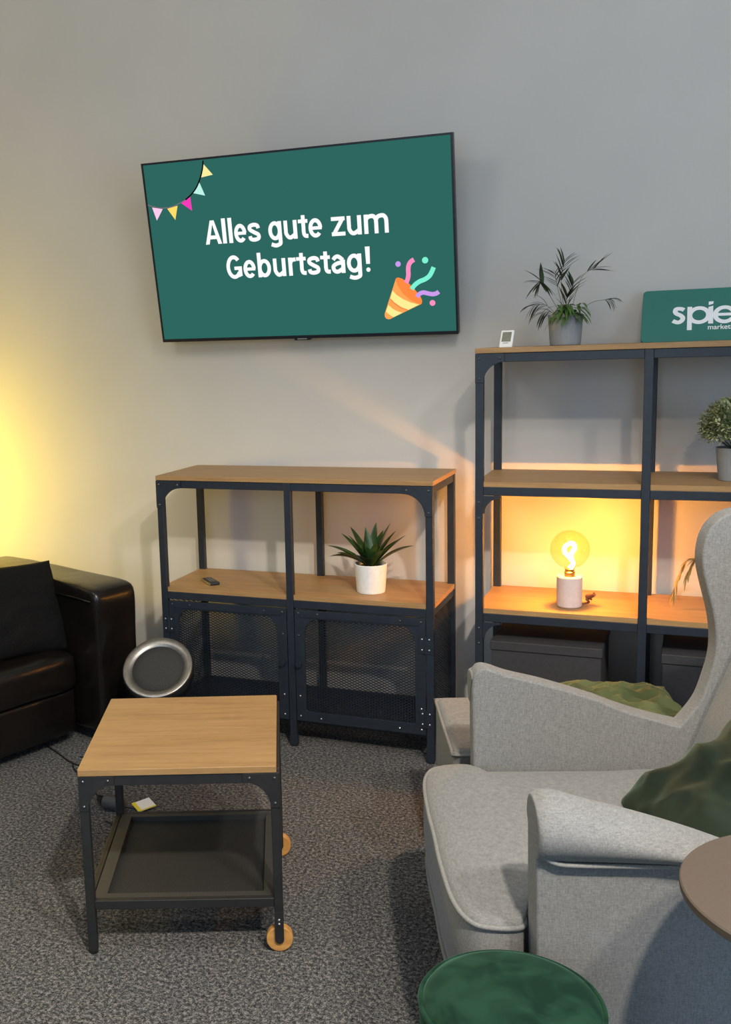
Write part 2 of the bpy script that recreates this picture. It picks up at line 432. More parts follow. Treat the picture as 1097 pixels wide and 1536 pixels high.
# ------------------------------------------------------------------ shelf units
D = 0.336; PW = 0.025; PDp = 0.022; BT = 0.016; RH = 0.027
def frame_posts(t, H, W=1.0):
    for x in (0, W / 2 - PW / 2, W - PW):
        ob('post', bx(x, x + PW, 0, PDp, 0.004, H), M['metal'], t, bevel=0.002)
        ob('post', bx(x, x + PW, D - PDp, D, 0.004, H), M['metal'], t, bevel=0.002)
        for yy in (PDp / 2, D - PDp / 2):
            ob('foot', cyl(B(), (x + PW / 2, yy, 0), (x + PW / 2, yy, 0.006), 0.011, n=14), M['dark_plastic'], t)
def level(t, z, top=False, W=1.0):
    """board with its top at z, rails below"""
    if top: ob('top_board', bx(-0.001, W + 0.001, -0.002, D + 0.001, z - BT, z), M['wood'], t, bevel=0.0015)
    else:
        e = .0006; bm = B()
        pts = [(PW + e, .004), (W / 2 - PW / 2 - e, .004), (W / 2 - PW / 2 - e, PDp + e), (W / 2 + PW / 2 + e, PDp + e), (W / 2 + PW / 2 + e, .004), (W - PW - e, .004), (W - PW - e, PDp + e), (W, PDp + e),
               (W, D - PDp - e), (W - PW - e, D - PDp - e), (W - PW - e, D), (W / 2 + PW / 2 + e, D), (W / 2 + PW / 2 + e, D - PDp - e), (W / 2 - PW / 2 - e, D - PDp - e), (W / 2 - PW / 2 - e, D),
               (PW + e, D), (PW + e, D - PDp - e), (0, D - PDp - e), (0, PDp + e), (PW + e, PDp + e)]
        prism(bm, pts, 'z', z - BT, z)
        ob('shelf_board', bm, M['wood'], t)
    zt = z - BT - .0003
    for y0, y1 in ((.002, .018), (D - .055, D - .039)):
        for x0, x1 in ((PW, W / 2 - PW / 2), (W / 2 + PW / 2, W - PW)):
            ob('rail', bx(x0, x1, y0, y1, zt - RH, zt), M['metal'], t, bevel=0.0015)
    for x0 in (0.003, W - .02):
        ob('side_rail', bx(x0, x0 + .017, PDp, D - PDp, zt - RH, zt), M['metal'], t, bevel=0.0015)
def gusset(t, x, z, sx, r=0.072, arm=0.026, riv=True):
    g = ob('corner_bracket', prism(B(), gusset_pts(x, z, sx, -1, r, arm), 'y', -0.0035, -0.0003), M['metal'], t, bevel=0.0008)
    if riv:
        for p in ((x + sx * .013, z - .014), (x + sx * (arm + r - .012), z - .014), (x + sx * .013, z - arm - r + .012)):
            rivet(g, (p[0], -0.0035, p[1]), (0, -1, 0))
    return g

# --- low sideboard with mesh doors
sb = thing('sideboard', 'low black metal sideboard with two oak boards and wire-mesh doors', 'sideboard', (0, 0, 0))
HS = 0.950; HM = 0.545
frame_posts(sb, HS - BT - .0005)
level(sb, HS, True); level(sb, HM)
gusset(sb, 0, HS - BT - .001, 1); gusset(sb, 1.0, HS - BT - .001, -1)
# bottom mesh shelf
MZ = 0.105
bm = B(); mesh_panel(bm, .005, .995, .02, D - .02, .014, .007, .0016, .0015, lambda u, v, k: (u, v, MZ + k))
ms = ob('mesh_shelf', bm, M['metal'], sb)
for y0, y1 in ((.024, .036), (D - .03, D - .018)):
    for x0, x1 in ((PW, .4875), (.5125, 1 - PW)): ob('rail', bx(x0, x1, y0, y1, MZ - .022, MZ + .012), M['metal'], ms)
for x0 in (.003, .98): ob('side_rail', bx(x0, x0 + .017, PDp, D - PDp, MZ - .02, MZ + .006), M['metal'], ms)
# side mesh panels
for x in (.012, .986):
    bm = B(); mesh_panel(bm, PDp, D - PDp, MZ, HM - BT - RH, .019, .0095, .0024, .0016, lambda u, v, k: (x + k, u, v))
    ob('side_mesh_panel', bm, M['metal'], sb)
# doors
def door(x0, x1, knob_x, hinge_x):
    z0, z1 = 0.098, HM - BT - RH - .006
    inner = rrect(x0 + .036, x1 - .036, z0 + .036, z1 - .030, [.012, .012, .052, .052], 7)
    d = ob('door', plate_hole(B(), (x0, x1, z0, z1), inner, .001, .008), M['metal'], sb, bevel=0.001, seg=1)
    bm = B(); mesh_panel(bm, x0 + .03, x1 - .03, z0 + .03, z1 - .024, .019, .0095, .0024, .0016, lambda u, v, k: (u, .009 + k, v))
    ob('mesh_panel', bm, M['metal'], d)
    fr = B(); box(fr, x0 + .02, x1 - .02, -.002, .001, z1 - .024, z1 - .018); ob('door_lip', fr, M['metal'], d)
    k = cyl(B(), (knob_x, .001, .305), (knob_x, -.010, .305), .006, n=16); cyl(k, (knob_x, -.010, .305), (knob_x, -.017, .305), .0115, .010, 18)
    ob('knob', k, M['metal'], d)
    for zz in (.155, .41):
        hb = B(); box(hb, hinge_x - .022, hinge_x - .001, -.003, .001, zz - .03, zz + .03); box(hb, hinge_x + .001, hinge_x + .022, -.003, -.0005, zz - .03, zz + .03)
        cyl(hb, (hinge_x, -.003, zz - .03), (hinge_x, -.003, zz + .03), .0035, n=10)
        h = ob('hinge', hb, M['metal'], d)
        for sx in (-.012, .012):
            for dz in (-.018, .018): rivet(sb, (hinge_x + sx, -.003, zz + dz), (0, -1, 0), .0034, 'rivet')
    for px, pz in ((x0 + .015, z1 - .012), (x1 - .015, z1 - .012), (x0 + .085, z1 - .012), (x1 - .085, z1 - .012), (x0 + .015, z1 - .09), (x1 - .015, z1 - .09), (x0 + .015, z0 + .018), (x1 - .015, z0 + .018), (x0 + .09, z0 + .015), (x1 - .09, z0 + .015), (x0 + .015, z0 + .09), (x1 - .015, z0 + .09)):
        rivet(d, (px, .001, pz), (0, -1, 0), .0036, 'rivet' if pz < .3 else 'dark_rivet')
    return d
door(.027, .4855, .470, .026)
door(.5145, .973, .530, .974)

# --- tall shelf unit
XT, YT = 1.134, 0.002
ts = thing('shelf_unit', 'tall black metal open shelf unit with oak boards on the right', 'shelf unit', (XT, YT, 0))
HT = 1.363; H2 = 0.951
frame_posts(ts, HT - BT - .0005)
level(ts, HT, True); level(ts, H2); level(ts, HM)
for zz in (HT, H2, HM):
    gusset(ts, 0.0 if zz == HT else PW, (HT if zz == HT else zz) - BT - .001 - (0 if zz == HT else RH), 1, .062 if zz == HT else .05, .026 if zz == HT else .006, riv=(zz == HT))
    gusset(ts, 1.0 if zz == HT else 1 - PW, (HT if zz == HT else zz) - BT - .001 - (0 if zz == HT else RH), -1, .062 if zz == HT else .05, .026 if zz == HT else .006, riv=(zz == HT))
for zz in (H2, HM):
    for x in (.012, .988):
        for dz in (-.065, -.115): rivet(ts, (x, 0, zz + dz), (0, -1, 0), .0038)
bm = B(); mesh_panel(bm, .005, .995, .02, D - .02, .014, .007, .0016, .0015, lambda u, v, k: (u, v, MZ + k))
ms = ob('mesh_shelf', bm, M['metal'], ts)
for y0, y1 in ((.002, .018), (D - .018, D - .002)):
    for x0, x1 in ((PW, .4875), (.5125, 1 - PW)): ob('rail', bx(x0, x1, y0, y1, MZ - .022, MZ - .001), M['metal'], ms)

# ------------------------------------------------------------------ television
tv = thing('television', 'wall-mounted flat television showing a green German birthday greeting', 'television', (0.4587, 0.2509, 1.7318))
tv.rotation_euler = (Matrix.Rotation(.0154, 3, 'Z') @ Matrix.Rotation(.1885, 3, 'X') @ Matrix.Rotation(.0084, 3, 'Y')).to_euler()
TW, TH = 1.12, 1.12 * .575
bm = bx(-TW / 2, TW / 2, .002, .028, -TH / 2, TH / 2)
ob('casing', bm, M['tv_plastic'], tv, bevel=.003)
ob('back_cover', bx(-.42, .42, .028, .055, -.25, .16), M['tv_plastic'], tv, bevel=.012)
bm = plate_hole(B(), (-TW / 2, TW / 2, -TH / 2, TH / 2), rrect(-TW / 2 + .007, TW / 2 - .007, -TH / 2 + .011, TH / 2 - .007, .001, 2), -.002, .002)
ob('bezel', bm, M['tv_plastic'], tv)
ob('mount', bx(-.14, .14, .055, .1, -.09, .09), M['tv_plastic'], tv)
ob('mount_arm', bx(-.05, .05, .0, .11, -.015, .015), M['tv_plastic'], tv).location = (0, .04, -.06)
scr = ob('screen', bx(-TW / 2 + .006, TW / 2 - .006, .0005, .0019, -TH / 2 + .010, TH / 2 - .006), M['screen'], tv)
lb = bx(-.03, .03, -.003, .012, -TH / 2 - .006, -TH / 2 + .004); box(lb, -.018, .018, -.0036, -.003, -TH / 2 - .003, -TH / 2 + .001, 1)
ob('logo_strip', lb, [M['tv_plastic'], M['print_grey']], tv)

gm = [M['g_white']]; gi = {}
def gcol(c):
    if c not in gi:
        gm.append(emit('screen_colour', srgb(*c))); gi[c] = len(gm) - 1
    return gi[c]
def flat(bm, pts, y, mi):
    f = bm.faces.new([bm.verts.new((p[0], y, p[1])) for p in pts]); f.material_index = mi
def ribbon(bm, pts, wd, y, mi, n=5, w_end=None):
    P = catmull([(p[0], p[1], 0) for p in pts], n)
    a, b = [], []
    for i, p in enumerate(P):
        d = P[min(i + 1, len(P) - 1)] - P[max(i - 1, 0)]; d.normalize(); nn = Vector((-d.y, d.x, 0))
        q = p + nn * wd / 2; r = p - nn * wd / 2
        a.append(bm.verts.new((q.x, y, q.y))); b.append(bm.verts.new((r.x, y, r.y)))
    for i in range(len(P) - 1):
        bm.faces.new([a[i], a[i + 1], b[i + 1], b[i]]).material_index = mi
def disc(bm, c, r, y, mi, n=24):
    flat(bm, [(c[0] + r * math.cos(2 * PI * i / n), c[1] + r * math.sin(2 * PI * i / n)) for i in range(n)], y, mi)
def text_into(bm, body, x0, x1, base, height, y, mi, bold=0.0, ref='l', depth=None):
    cu = bpy.data.curves.new('txt', 'FONT'); cu.body = body; cu.size = 1.0; cu.offset = bold; cu.space_character = 1.0
    if depth: cu.extrude = depth
    o = bpy.data.objects.new('txt', cu); COL.objects.link(o)
    dg = bpy.context.evaluated_depsgraph_get(); dg.update()
    me = bpy.data.meshes.new_from_object(o.evaluated_get(dg))
    r = bpy.data.curves.new('ref', 'FONT'); r.body = ref; r.size = 1.0; r.offset = bold
    ro = bpy.data.objects.new('ref', r); COL.objects.link(ro); dg.update()
    rm = bpy.data.meshes.new_from_object(ro.evaluated_get(dg))
    rz = [v.co.y for v in rm.vertices]; rb, rt = min(rz), max(rz)
    xs = [v.co.x for v in me.vertices]; a, b_ = min(xs), max(xs)
    sx = (x1 - x0) / (b_ - a); sz = height / (rt - rb)
    vm = [bm.verts.new((x0 + (v.co.x - a) * sx, y, base + (v.co.y - rb) * sz)) for v in me.vertices]
    for p in me.polygons:
        try: bm.faces.new([vm[i] for i in p.vertices]).material_index = mi
        except ValueError: pass
    for q in (o, ro): bpy.data.objects.remove(q)
    for q in (me, rm): bpy.data.meshes.remove(q)
Y0 = -.0003
def glyph(bm, ch, x0, x1, b, H, w, mi=0):
    """plain bold sans letter between x0 and x1 on baseline b; H cap height, w stroke width"""
    X = H * .765; c = (x0 + x1) / 2; l, r = x0 + w / 2, x1 - w / 2; h = w / 2
    def q(*p): flat(bm, [(a, b + z) for a, z in p], Y0, mi)
    def rb(p, ww=None, n=6): ribbon(bm, [(a, b + z) for a, z in p], ww or w * .96, Y0 - .0001, mi, n)
    def rect(a0, a1, z0, z1): q((a0, z0), (a1, z0), (a1, z1), (a0, z1))
    def arc(cx, cz, rx, rz, a0, a1, n=16, ww=None):
        rb([(cx + rx * math.cos(math.radians(a0 + (a1 - a0) * k / n)), cz + rz * math.sin(math.radians(a0 + (a1 - a0) * k / n))) for k in range(n + 1)], ww, 2)
    ov = .012 * H
    if ch == 'A':
        q((x0, 0), (x0 + w * 1.05, 0), (c + w * .05, H * .86), (c, H), (c - w * .55, H)); q((x1, 0), (x1 - w * 1.05, 0), (c - w * .05, H * .86), (c, H), (c + w * .55, H)); rect(x0 + w * 1.05, x1 - w * 1.05, H * .21, H * .21 + w * .92)
    elif ch == 'l': rect(x0, x1, 0, H * 1.05)
    elif ch == 'e':
        arc(c, X / 2, (x1 - x0) / 2 - h, X / 2 - h + ov, 0, 318, 22); rect(l, x1 - .3 * h, X * .5 - h * .80, X * .5 + h * .75)
    elif ch == 's':
        rb([(r, X * .70), (r - w * .25, X - h - w * .15), (c, X - h + ov), (l + w * .15, X - h - w * .25), (l + w * .1, X * .66), (c, X * .50), (r - w * .1, X * .36), (r - w * .1, h + w * .25), (c, h - ov), (l + w * .2, h + w * .15), (l, X * .30)])
    elif ch == 'g':
        arc(c - w * .05, X / 2, (x1 - x0) / 2 - h, X / 2 - h + ov, 0, 360, 24); rect(x1 - w, x1, -.10 * H, X); rb([(r, -.06 * H), (r - w * .12, -.16 * H), (c, -.225 * H), (x0 + w * .55, -.165 * H)])
    elif ch == 'u':
        rb([(l, X), (l, X * .5), (l + w * .05, X * .30), (l + w * .6, h + w * .02), (c + w * .1, h - ov), (r, X * .26)]); rect(x1 - w, x1, 0, X)
    elif ch == 't':
        m = x0 + (x1 - x0) * .34; rb([(m + h, X * 1.22), (m + h, X * .6), (m + h, X * .3), (m + w * .8, h + w * .1), (x1, h * .95)]); rect(x0, x1, X - w * .86, X)
    elif ch == 'z':
        rect(x0, x1, X - w * .9, X); rect(x0, x1, 0, w * .9); q((x0, w * .5), (x0 + w * 1.15, w * .5), (x1, X - w * .5), (x1 - w * 1.15, X - w * .5))
    elif ch == 'm':
        rect(x0, x0 + w, 0, X)
        for a0, a1 in ((l, c), (c, r)): rb([(a0, X * .72), (a0 + w * .55, X - h - w * .08), (a1 - w * .75, X - h + ov), (a1 - w * .12, X * .76), (a1, X * .55), (a1, X * .25), (a1, 0)])
    elif ch == 'G':
        arc(c, H / 2, (x1 - x0) / 2 - h, H / 2 - h + ov, 42, 326, 24); rect(x1 - w, x1, H * .10, H * .52); rect(c + w * .05, x1, H * .52 - w * .85, H * .52); rb([(r, H * .16), (r - w * .6, h + w * .25)], w * .9)
    elif ch == 'b':
        rect(x0, x0 + w, 0, H * 1.05); arc(c + w * .05, X / 2, (x1 - x0) / 2 - h, X / 2 - h + ov, 0, 360, 24)
    elif ch == 'r':
        rect(x0, x0 + w, 0, X); rb([(l, X * .66), (l + w * .45, X - h - w * .15), (x1, X - h * .95)])
    elif ch == 'a':
        rect(x1 - w, x1, 0, X * .72); rb([(x0 + h, X * .74), (l + w * .55, X - h - w * .05), (c + w * .15, X - h + ov), (r, X * .70)])
        rb([(r, X * .56), (c, X * .55), (l + w * .1, X * .42), (l, X * .26), (l + w * .4, h + w * .02), (c, h - ov), (r, X * .26)])
    elif ch == '!':
        q((x0, H * 1.03), (x1, H * 1.03), (x1 - w * .12, H * .32), (x0 + w * .12, H * .32)); disc(bm, (c, b + h * .95), h * 1.05, Y0 - .0001, mi, 18)
def screen_part(name, bm, mats):
    me = bpy.data.meshes.new(name); bm.to_mesh(me); bm.free()
    for mm in mats: me.materials.append(mm)
    o = bpy.data.objects.new(name, me); COL.objects.link(o); o.parent = scr
bm = B()
f1 = lambda px: -.339 + (px - 68) / 972 * .676
for ch, a, b_ in (('A', 68, 160), ('l', 166, 188), ('l', 201, 223), ('e', 232, 300), ('s', 308, 376), ('g', 420, 491), ('u', 503, 573), ('t', 580, 630), ('e', 633, 705), ('z', 752, 822), ('u', 832, 905), ('m', 918, 1040)):
    glyph(bm, ch, f1(a), f1(b_), .0258, .0825, .0142)
screen_part('greeting_lettering', bm, [M['g_white']])
bm = B()
f2 = lambda px: -.268 + (px - 183) / 762 * .5356
for ch, a, b_ in (('G', 183, 268), ('e', 276, 344), ('b', 355, 426), ('u', 439, 506), ('r', 521, 561), ('t', 564, 614), ('s', 621, 687), ('t', 690, 740), ('a', 746, 816), ('g', 826, 900), ('!', 920, 944)):
    glyph(bm, ch, f2(a), f2(b_), -.0995, .0815, .0142)
screen_part('greeting_lettering', bm, [M['g_white']])
bm = B(); gm = [M['g_white']]
ribbon(bm, [(-0.5529, 0.1789), (-0.5245, 0.1692), (-0.5102, 0.166), (-0.4908, 0.1638), (-0.4711, 0.1641), (-0.4511, 0.1673), (-0.4155, 0.1794), (-0.4002, 0.1858)], .004, Y0, gcol((110, 110, 112)))
ribbon(bm, [(-0.3154, 0.3120), (-0.3206, 0.2874), (-0.3292, 0.2637), (-0.3373, 0.248), (-0.3493, 0.2284), (-0.3631, 0.2129), (-0.3803, 0.1985), (-0.4002, 0.1858)], .0052, Y0 - .0001, gcol((6, 6, 6)))
for c, t in (((250, 240, 160), [(-0.3145, 0.2991), (-0.2838, 0.262), (-0.3301, 0.2564)]), ((190, 245, 232), [(-0.3383, 0.2398), (-0.3217, 0.1944), (-0.3664, 0.2061)]), ((247, 60, 185), [(-0.3806, 0.1956), (-0.3788, 0.1465), (-0.4185, 0.1754)]), ((255, 222, 105), [(-0.434, 0.1681), (-0.4493, 0.1193), (-0.4765, 0.1606)]), ((252, 205, 238), [(-0.4947, 0.1607), (-0.5238, 0.1222), (-0.5369, 0.1692)])):
    flat(bm, t, Y0, gcol(c))
screen_part('bunting_picture', bm, gm)
bm = B(); gm = [M['g_white']]; gi = {}
flat(bm, [(0.3519, -0.1289), (0.3467, -0.1429), (0.3069, -0.2454), (0.3072, -0.2557), (0.312, -0.262), (0.3194, -0.2646), (0.3269, -0.2637), (0.3377, -0.2582), (0.4375, -0.2161), (0.3985, -0.1709)], Y0, gcol((255, 168, 88)))
CR = gcol((253, 240, 150))
flat(bm, [(0.339, -0.1669), (0.3536, -0.1834), (0.3765, -0.1987), (0.3996, -0.2097), (0.4286, -0.218), (0.3911, -0.2345), (0.3663, -0.2243), (0.3434, -0.2075), (0.3301, -0.1925)], Y0 - .0001, CR)
flat(bm, [(0.322, -0.2154), (0.3363, -0.229), (0.3537, -0.2384), (0.3699, -0.2433), (0.3377, -0.2582), (0.3247, -0.249), (0.3118, -0.2383)], Y0 - .0001, CR)
flat(bm, [(0.3301, -0.1925), (0.3434, -0.2075), (0.3663, -0.2243), (0.3911, -0.2345), (0.3859, -0.2366), (0.3632, -0.2277), (0.3402, -0.2111), (0.3285, -0.1962)], Y0 - .0001, gcol((250, 140, 75)))
flat(bm, [(0.3509, -0.1302), (0.3541, -0.1255), (0.361, -0.1242), (0.374, -0.1285), (0.3967, -0.1452), (0.419, -0.1704), (0.4356, -0.1925), (0.44, -0.2056), (0.4385, -0.2141), (0.4331, -0.2168), (0.4229, -0.2144), (0.3971, -0.1995), (0.3745, -0.1785), (0.3581, -0.152)], Y0 - .0002, gcol((255, 140, 66)))
ribbon(bm, [(0.3866, -0.1433), (0.393, -0.1322), (0.3966, -0.1168), (0.3968, -0.0999), (0.3996, -0.0845), (0.4074, -0.0737), (0.4178, -0.0678)], .0155, Y0 - .0003, gcol((255, 146, 192)))
ribbon(bm, [(0.4061, -0.1656), (0.4154, -0.1532), (0.432, -0.1417), (0.4526, -0.1342), (0.4674, -0.1245), (0.4766, -0.1109), (0.4835, -0.0959)], .0155, Y0 - .0003, gcol((126, 245, 212)))
ribbon(bm, [(0.4224, -0.192), (0.4316, -0.1824), (0.4449, -0.1781), (0.4622, -0.1822), (0.4766, -0.1851), (0.4897, -0.1828), (0.4976, -0.1775)], .0145, Y0 - .0003, gcol((206, 156, 238)))
disc(bm, (0.3627, -0.0795), .0093, Y0, gcol((206, 156, 238))); disc(bm, (0.4555, -0.0718), .0106, Y0, gcol((126, 245, 212))); disc(bm, (0.4749, -0.2144), .0098, Y0, gcol((255, 146, 192)))
screen_part('party_popper_picture', bm, gm)

# ------------------------------------------------------------------ wheeled side table
tb = thing('side_table', 'low square oak-topped black metal side table on two wooden wheels', 'side table', (0.503, -1.349, 0), 0.3797)
TWd, TD, THt = 0.458, 0.4835, 0.457
ob('table_top', bx(0, TWd - .006, .0, TD, THt - .017, THt), M['wood'], tb, bevel=.0025)
p_ = .021
zt = THt - .0175
for i, (x, yv) in enumerate(((0, .004), (0, TD - p_ - .004), (TWd - p_, .004), (TWd - p_, TD - p_ - .004))):
    z0 = .006 if i < 2 else .085
    ob('leg', bx(x, x + p_, yv, yv + p_, z0, zt), M['table_metal'], tb, bevel=.002)
    if i < 2: ob('foot', cyl(B(), (x + p_ / 2, yv + p_ / 2, 0), (x + p_ / 2, yv + p_ / 2, .007), .010, n=14), M['dark_plastic'], tb)
for yv in (.004, TD - p_ - .004):
    ob('rail', bx(p_, TWd - p_, yv, yv + .016, zt - .024, zt), M['table_metal'], tb, bevel=.0015)
    ob('lower_rail', bx(p_, TWd - p_, yv, yv + .014, .112, .134), M['table_metal'], tb, bevel=.0015)
for x in (0, TWd - .016):
    ob('side_rail', bx(x, x + .016, p_ + .004, TD - p_ - .004, zt - .024, zt), M['table_metal'], tb, bevel=.0015)
    ob('lower_side_rail', bx(x, x + .014, p_ + .004, TD - p_ - .004, .112, .134), M['table_metal'], tb, bevel=.0015)
for yv, d in ((.004, -1), (TD - .004, 1)):
    for x, sx in ((0, 1), (TWd, -1)):
        y0, y1 = (yv - .003, yv - .0003) if d < 0 else (yv + .0003, yv + .003)
        g = ob('corner_bracket', prism(B(), gusset_pts(x, zt, sx, -1, .062, .021), 'y', y0, y1), M['table_metal'], tb, bevel=.0008)
        if d < 0:
            for q in ((x + sx * .011, zt - .012), (x + sx * .068, zt - .011), (x + sx * .011, zt - .072)): rivet(g, (q[0], y0, q[1]), (0, -1, 0), .004, 'dark_rivet')
tr = B()
ty0, ty1 = .02, TD - .02
mesh_panel(tr, .03, TWd - .03, ty0 + .014, ty1 - .014, .0084, .0042, .0017, .001, lambda u, v, k: (u, v, .118 + k))
tray = ob('mesh_tray', tr, M['tray_mesh'], tb)
bm = B()
for a in ((.016, .042, ty0, ty1), (TWd - .042, TWd - .016, ty0, ty1), (.042, TWd - .042, ty0, ty0 + .02), (.042, TWd - .042, ty1 - .02, ty1)): box(bm, *a, .126, .133)
for a in ((.042, .045, ty0, ty1), (TWd - .045, TWd - .042, ty0, ty1), (.042, TWd - .042, ty1 - .023, ty1 - .02)): box(bm, *a, .117, .1335)
ob('tray_rim', bm, M['tray_mesh'], tray)
for yv in (.004, TD - p_ - .004):
    cx, cz, r = TWd - p_ / 2, .031, .031
    yc = yv + p_ / 2
    f = B()
    for s in (-1, 1):
        ya = yc + s * .0135; 
        y0, y1 = sorted((ya, ya + s * .0035))
        prism(f, [(cx - .0105, .10)] + [(cx - .0105 * math.cos(PI * k / 10), cz + .003 - .0105 * math.sin(PI * k / 10)) for k in range(11)] + [(cx + .0105, .10)], 'y', y0, y1)
    box(f, cx - .0105, cx + .0105, yc - .0135, yc + .0135, .088, .10)
    cyl(f, (cx, yc - .019, cz), (cx, yc + .019, cz), .005, n=12)
    fk = ob('wheel_fork', f, M['table_metal'], tb)
    for zz in (.083, .073): rivet(fk, (cx, yc - .017, zz), (0, -1, 0), .0034, 'rivet')
    wb = cyl(B(), (cx, yc - .011, cz), (cx, yc + .011, cz), r, n=36)
    ob('wheel', wb, M['wheel_wood'], tb, bevel=.003)

# ------------------------------------------------------------------ armchair
F_ = Vector((-.942, -.335, 0)).normalized(); E_ = -F_; Wn = Vector((E_.y, -E_.x, 0))
AO = Vector((1.309, -.918, 0))
# local frame: x = towards the back, y = -width, z up
ach = thing('armchair', 'grey upholstered wing armchair with piped seat cushion facing left', 'armchair', AO, math.atan2(E_.y, E_.x))
def aw(s, w_, z): return Vector((s, -w_, z))
def smooth_profile(keys, n=4): return [(p.x, p.y) for p in catmull([(a, b, 0) for a, b in keys], n)]
arm_top = smooth_profile([(-.003, .60), (.000, .63), (.012, .648), (.035, .648), (.079, .632), (.15, .614), (.215, .594), (.28, .572), (.336, .547), (.40, .527), (.452, .511)])
wing = smooth_profile([(.462, .509), (.485, .537), (.507, .572), (.522, .618), (.533, .665), (.535, .71), (.528, .763), (.513, .82), (.501, .87), (.499, .91), (.508, .950), (.53, .982), (.567, 1.0), (.63, 1.006), (.70, 1.002), (.77, .985), (.795, .95)])
prof0 = [(0, .13), (0, .35), (-.002, .5)] + arm_top + wing + [(.785, .7), (.75, .4), (.72, .13)]
def side(wc, hw, name, drop=0.0):
    bm = B(); n_a = 3 + len(arm_top); prof = [(s, z - drop if 2 < i < n_a - 1 else z) for i, (s, z) in enumerate(prof0)]
    a = [bm.verts.new(aw(s, wc - hw, z)) for s, z in prof]; b = [bm.verts.new(aw(s, wc + hw, z)) for s, z in prof]
    bm.faces.new(a); bm.faces.new(b[::-1]); n = len(prof)
    for i in range(n): bm.faces.new([a[i], b[i], b[(i + 1) % n], a[(i + 1) % n]])
    return ob(name, bm, M['fabric'], ach, bevel=.022, seg=5)
WFAR, WNEAR = .004, .694
side(WFAR, .027, 'side_panel'); side(WNEAR + .006, .036, 'side_panel', .016)
def ridge(s):
    P = [(-.003, .640), (.012, .648), (.035, .648), (.079, .632), (.15, .614), (.215, .594), (.28, .572), (.336, .547), (.40, .527), (.47, .511)]
    for (a, za), (b, zb) in zip(P, P[1:]):
        if a <= s <= b: return za + (zb - za) * (s - a) / (b - a)
    return P[0][1] if s < P[0][0] else P[-1][1]
def pad(wc, sg):
    bm = B(); rows = []
    ss = [-.004, -.002, .003, .012, .03, .06, .10, .15, .20, .25, .30, .35, .40, .45, .49]
    kk = [.55, .78, .92, 1.0, 1, 1, 1, 1, 1, 1, 1, 1, .95, .85, .6]
    for s, k in zip(ss, kk):
        r = ridge(s); zp = .552 - .02 * s - max(0, (s - .25)) * .35
        zp = min(zp, r - .03)
        h = r - zp
        prof2 = ([(-.0385, r - .034), (-.036, r - .016), (-.026, r - .002), (-.010, r + .006), (.012, r + .008), (.036, r + .001)] if sg > 0 else [(-.012, r - .018), (-.004, r - .009), (.012, r - .006), (.034, r - .010)]) + [(.056, r - .13 * h), (.071, r - .34 * h), (.0745, r - .55 * h), (.068, r - .76 * h), (.055, r - .92 * h), (.044, zp), (.02, zp + .004)]
        zm = (r + zp) / 2
        rows.append([bm.verts.new(aw(s, wc + sg * (o * (1 if o < .045 else 0) + (0 if o < .045 else .044 + (o - .044) * k)), zm + (z - zm) * (0.93 + .07 * k))) for o, z in prof2])
    for a, b in zip(rows, rows[1:]):
        for i in range(len(a) - 1): bm.faces.new([a[i], a[i + 1], b[i + 1], b[i]])
    bm.faces.new(rows[0]); bm.faces.new(rows[-1][::-1])
    p = ob('arm_pad', bm, M['fabric'], ach, smooth=True, sub=2)
    pts = []
    for z in (.625, .60, .57): pass
    path = [aw(.006 + .0, wc + sg * .049, .572), aw(.012, wc + sg * .051, .560), aw(.03, wc + sg * .052, .5515)] + [aw(s, wc + sg * .052, .550 - .02 * s - max(0, (s - .25)) * .35) for s in (.06, .12, .2, .25, .3, .36, .42, .47)]
    tb_ = B(); tube(tb_, catmull(path, 4), .0042, 8); ob('piping', tb_, M['piping'], p, smooth=True)
    # pleats at the front of the pad
    for q, (z, dz) in enumerate(((.632, .008), (.612, .006), (.592, -.006))):
        t2 = B(); tube(t2, catmull([aw(.004, wc + sg * (.046 + .006 * q), z - .012 if dz > 0 else z + .01), aw(.012, wc + sg * (.044 + .008 * q), z - .002 if dz > 0 else z + .001), aw(.032, wc + sg * (.034 + .012 * q), z + dz)], 5), .0022, 6, r_end=.0008)
        ob('pleat', t2, M['fabric'], p, smooth=True)
    return p
pad(WNEAR, 1); pad(WFAR + .006, -1)
# outer side covers below the pads
# front piping of the arms
for wc, hw_, tz in ((WNEAR + .006, .036, .628), (WFAR, .027, .640)):
    for o in (-1, 1):
        tb_ = B(); tube(tb_, catmull([aw(.006, wc + o * (hw_ - .004), .14), aw(.005, wc + o * (hw_ - .004), .4), aw(.005, wc + o * (hw_ - .005), .58), aw(.008, wc + o * (hw_ - .012), tz - .013), aw(.012, wc, tz)], 5), .004, 8)
        ob('piping', tb_, M['piping'], ach, smooth=True)
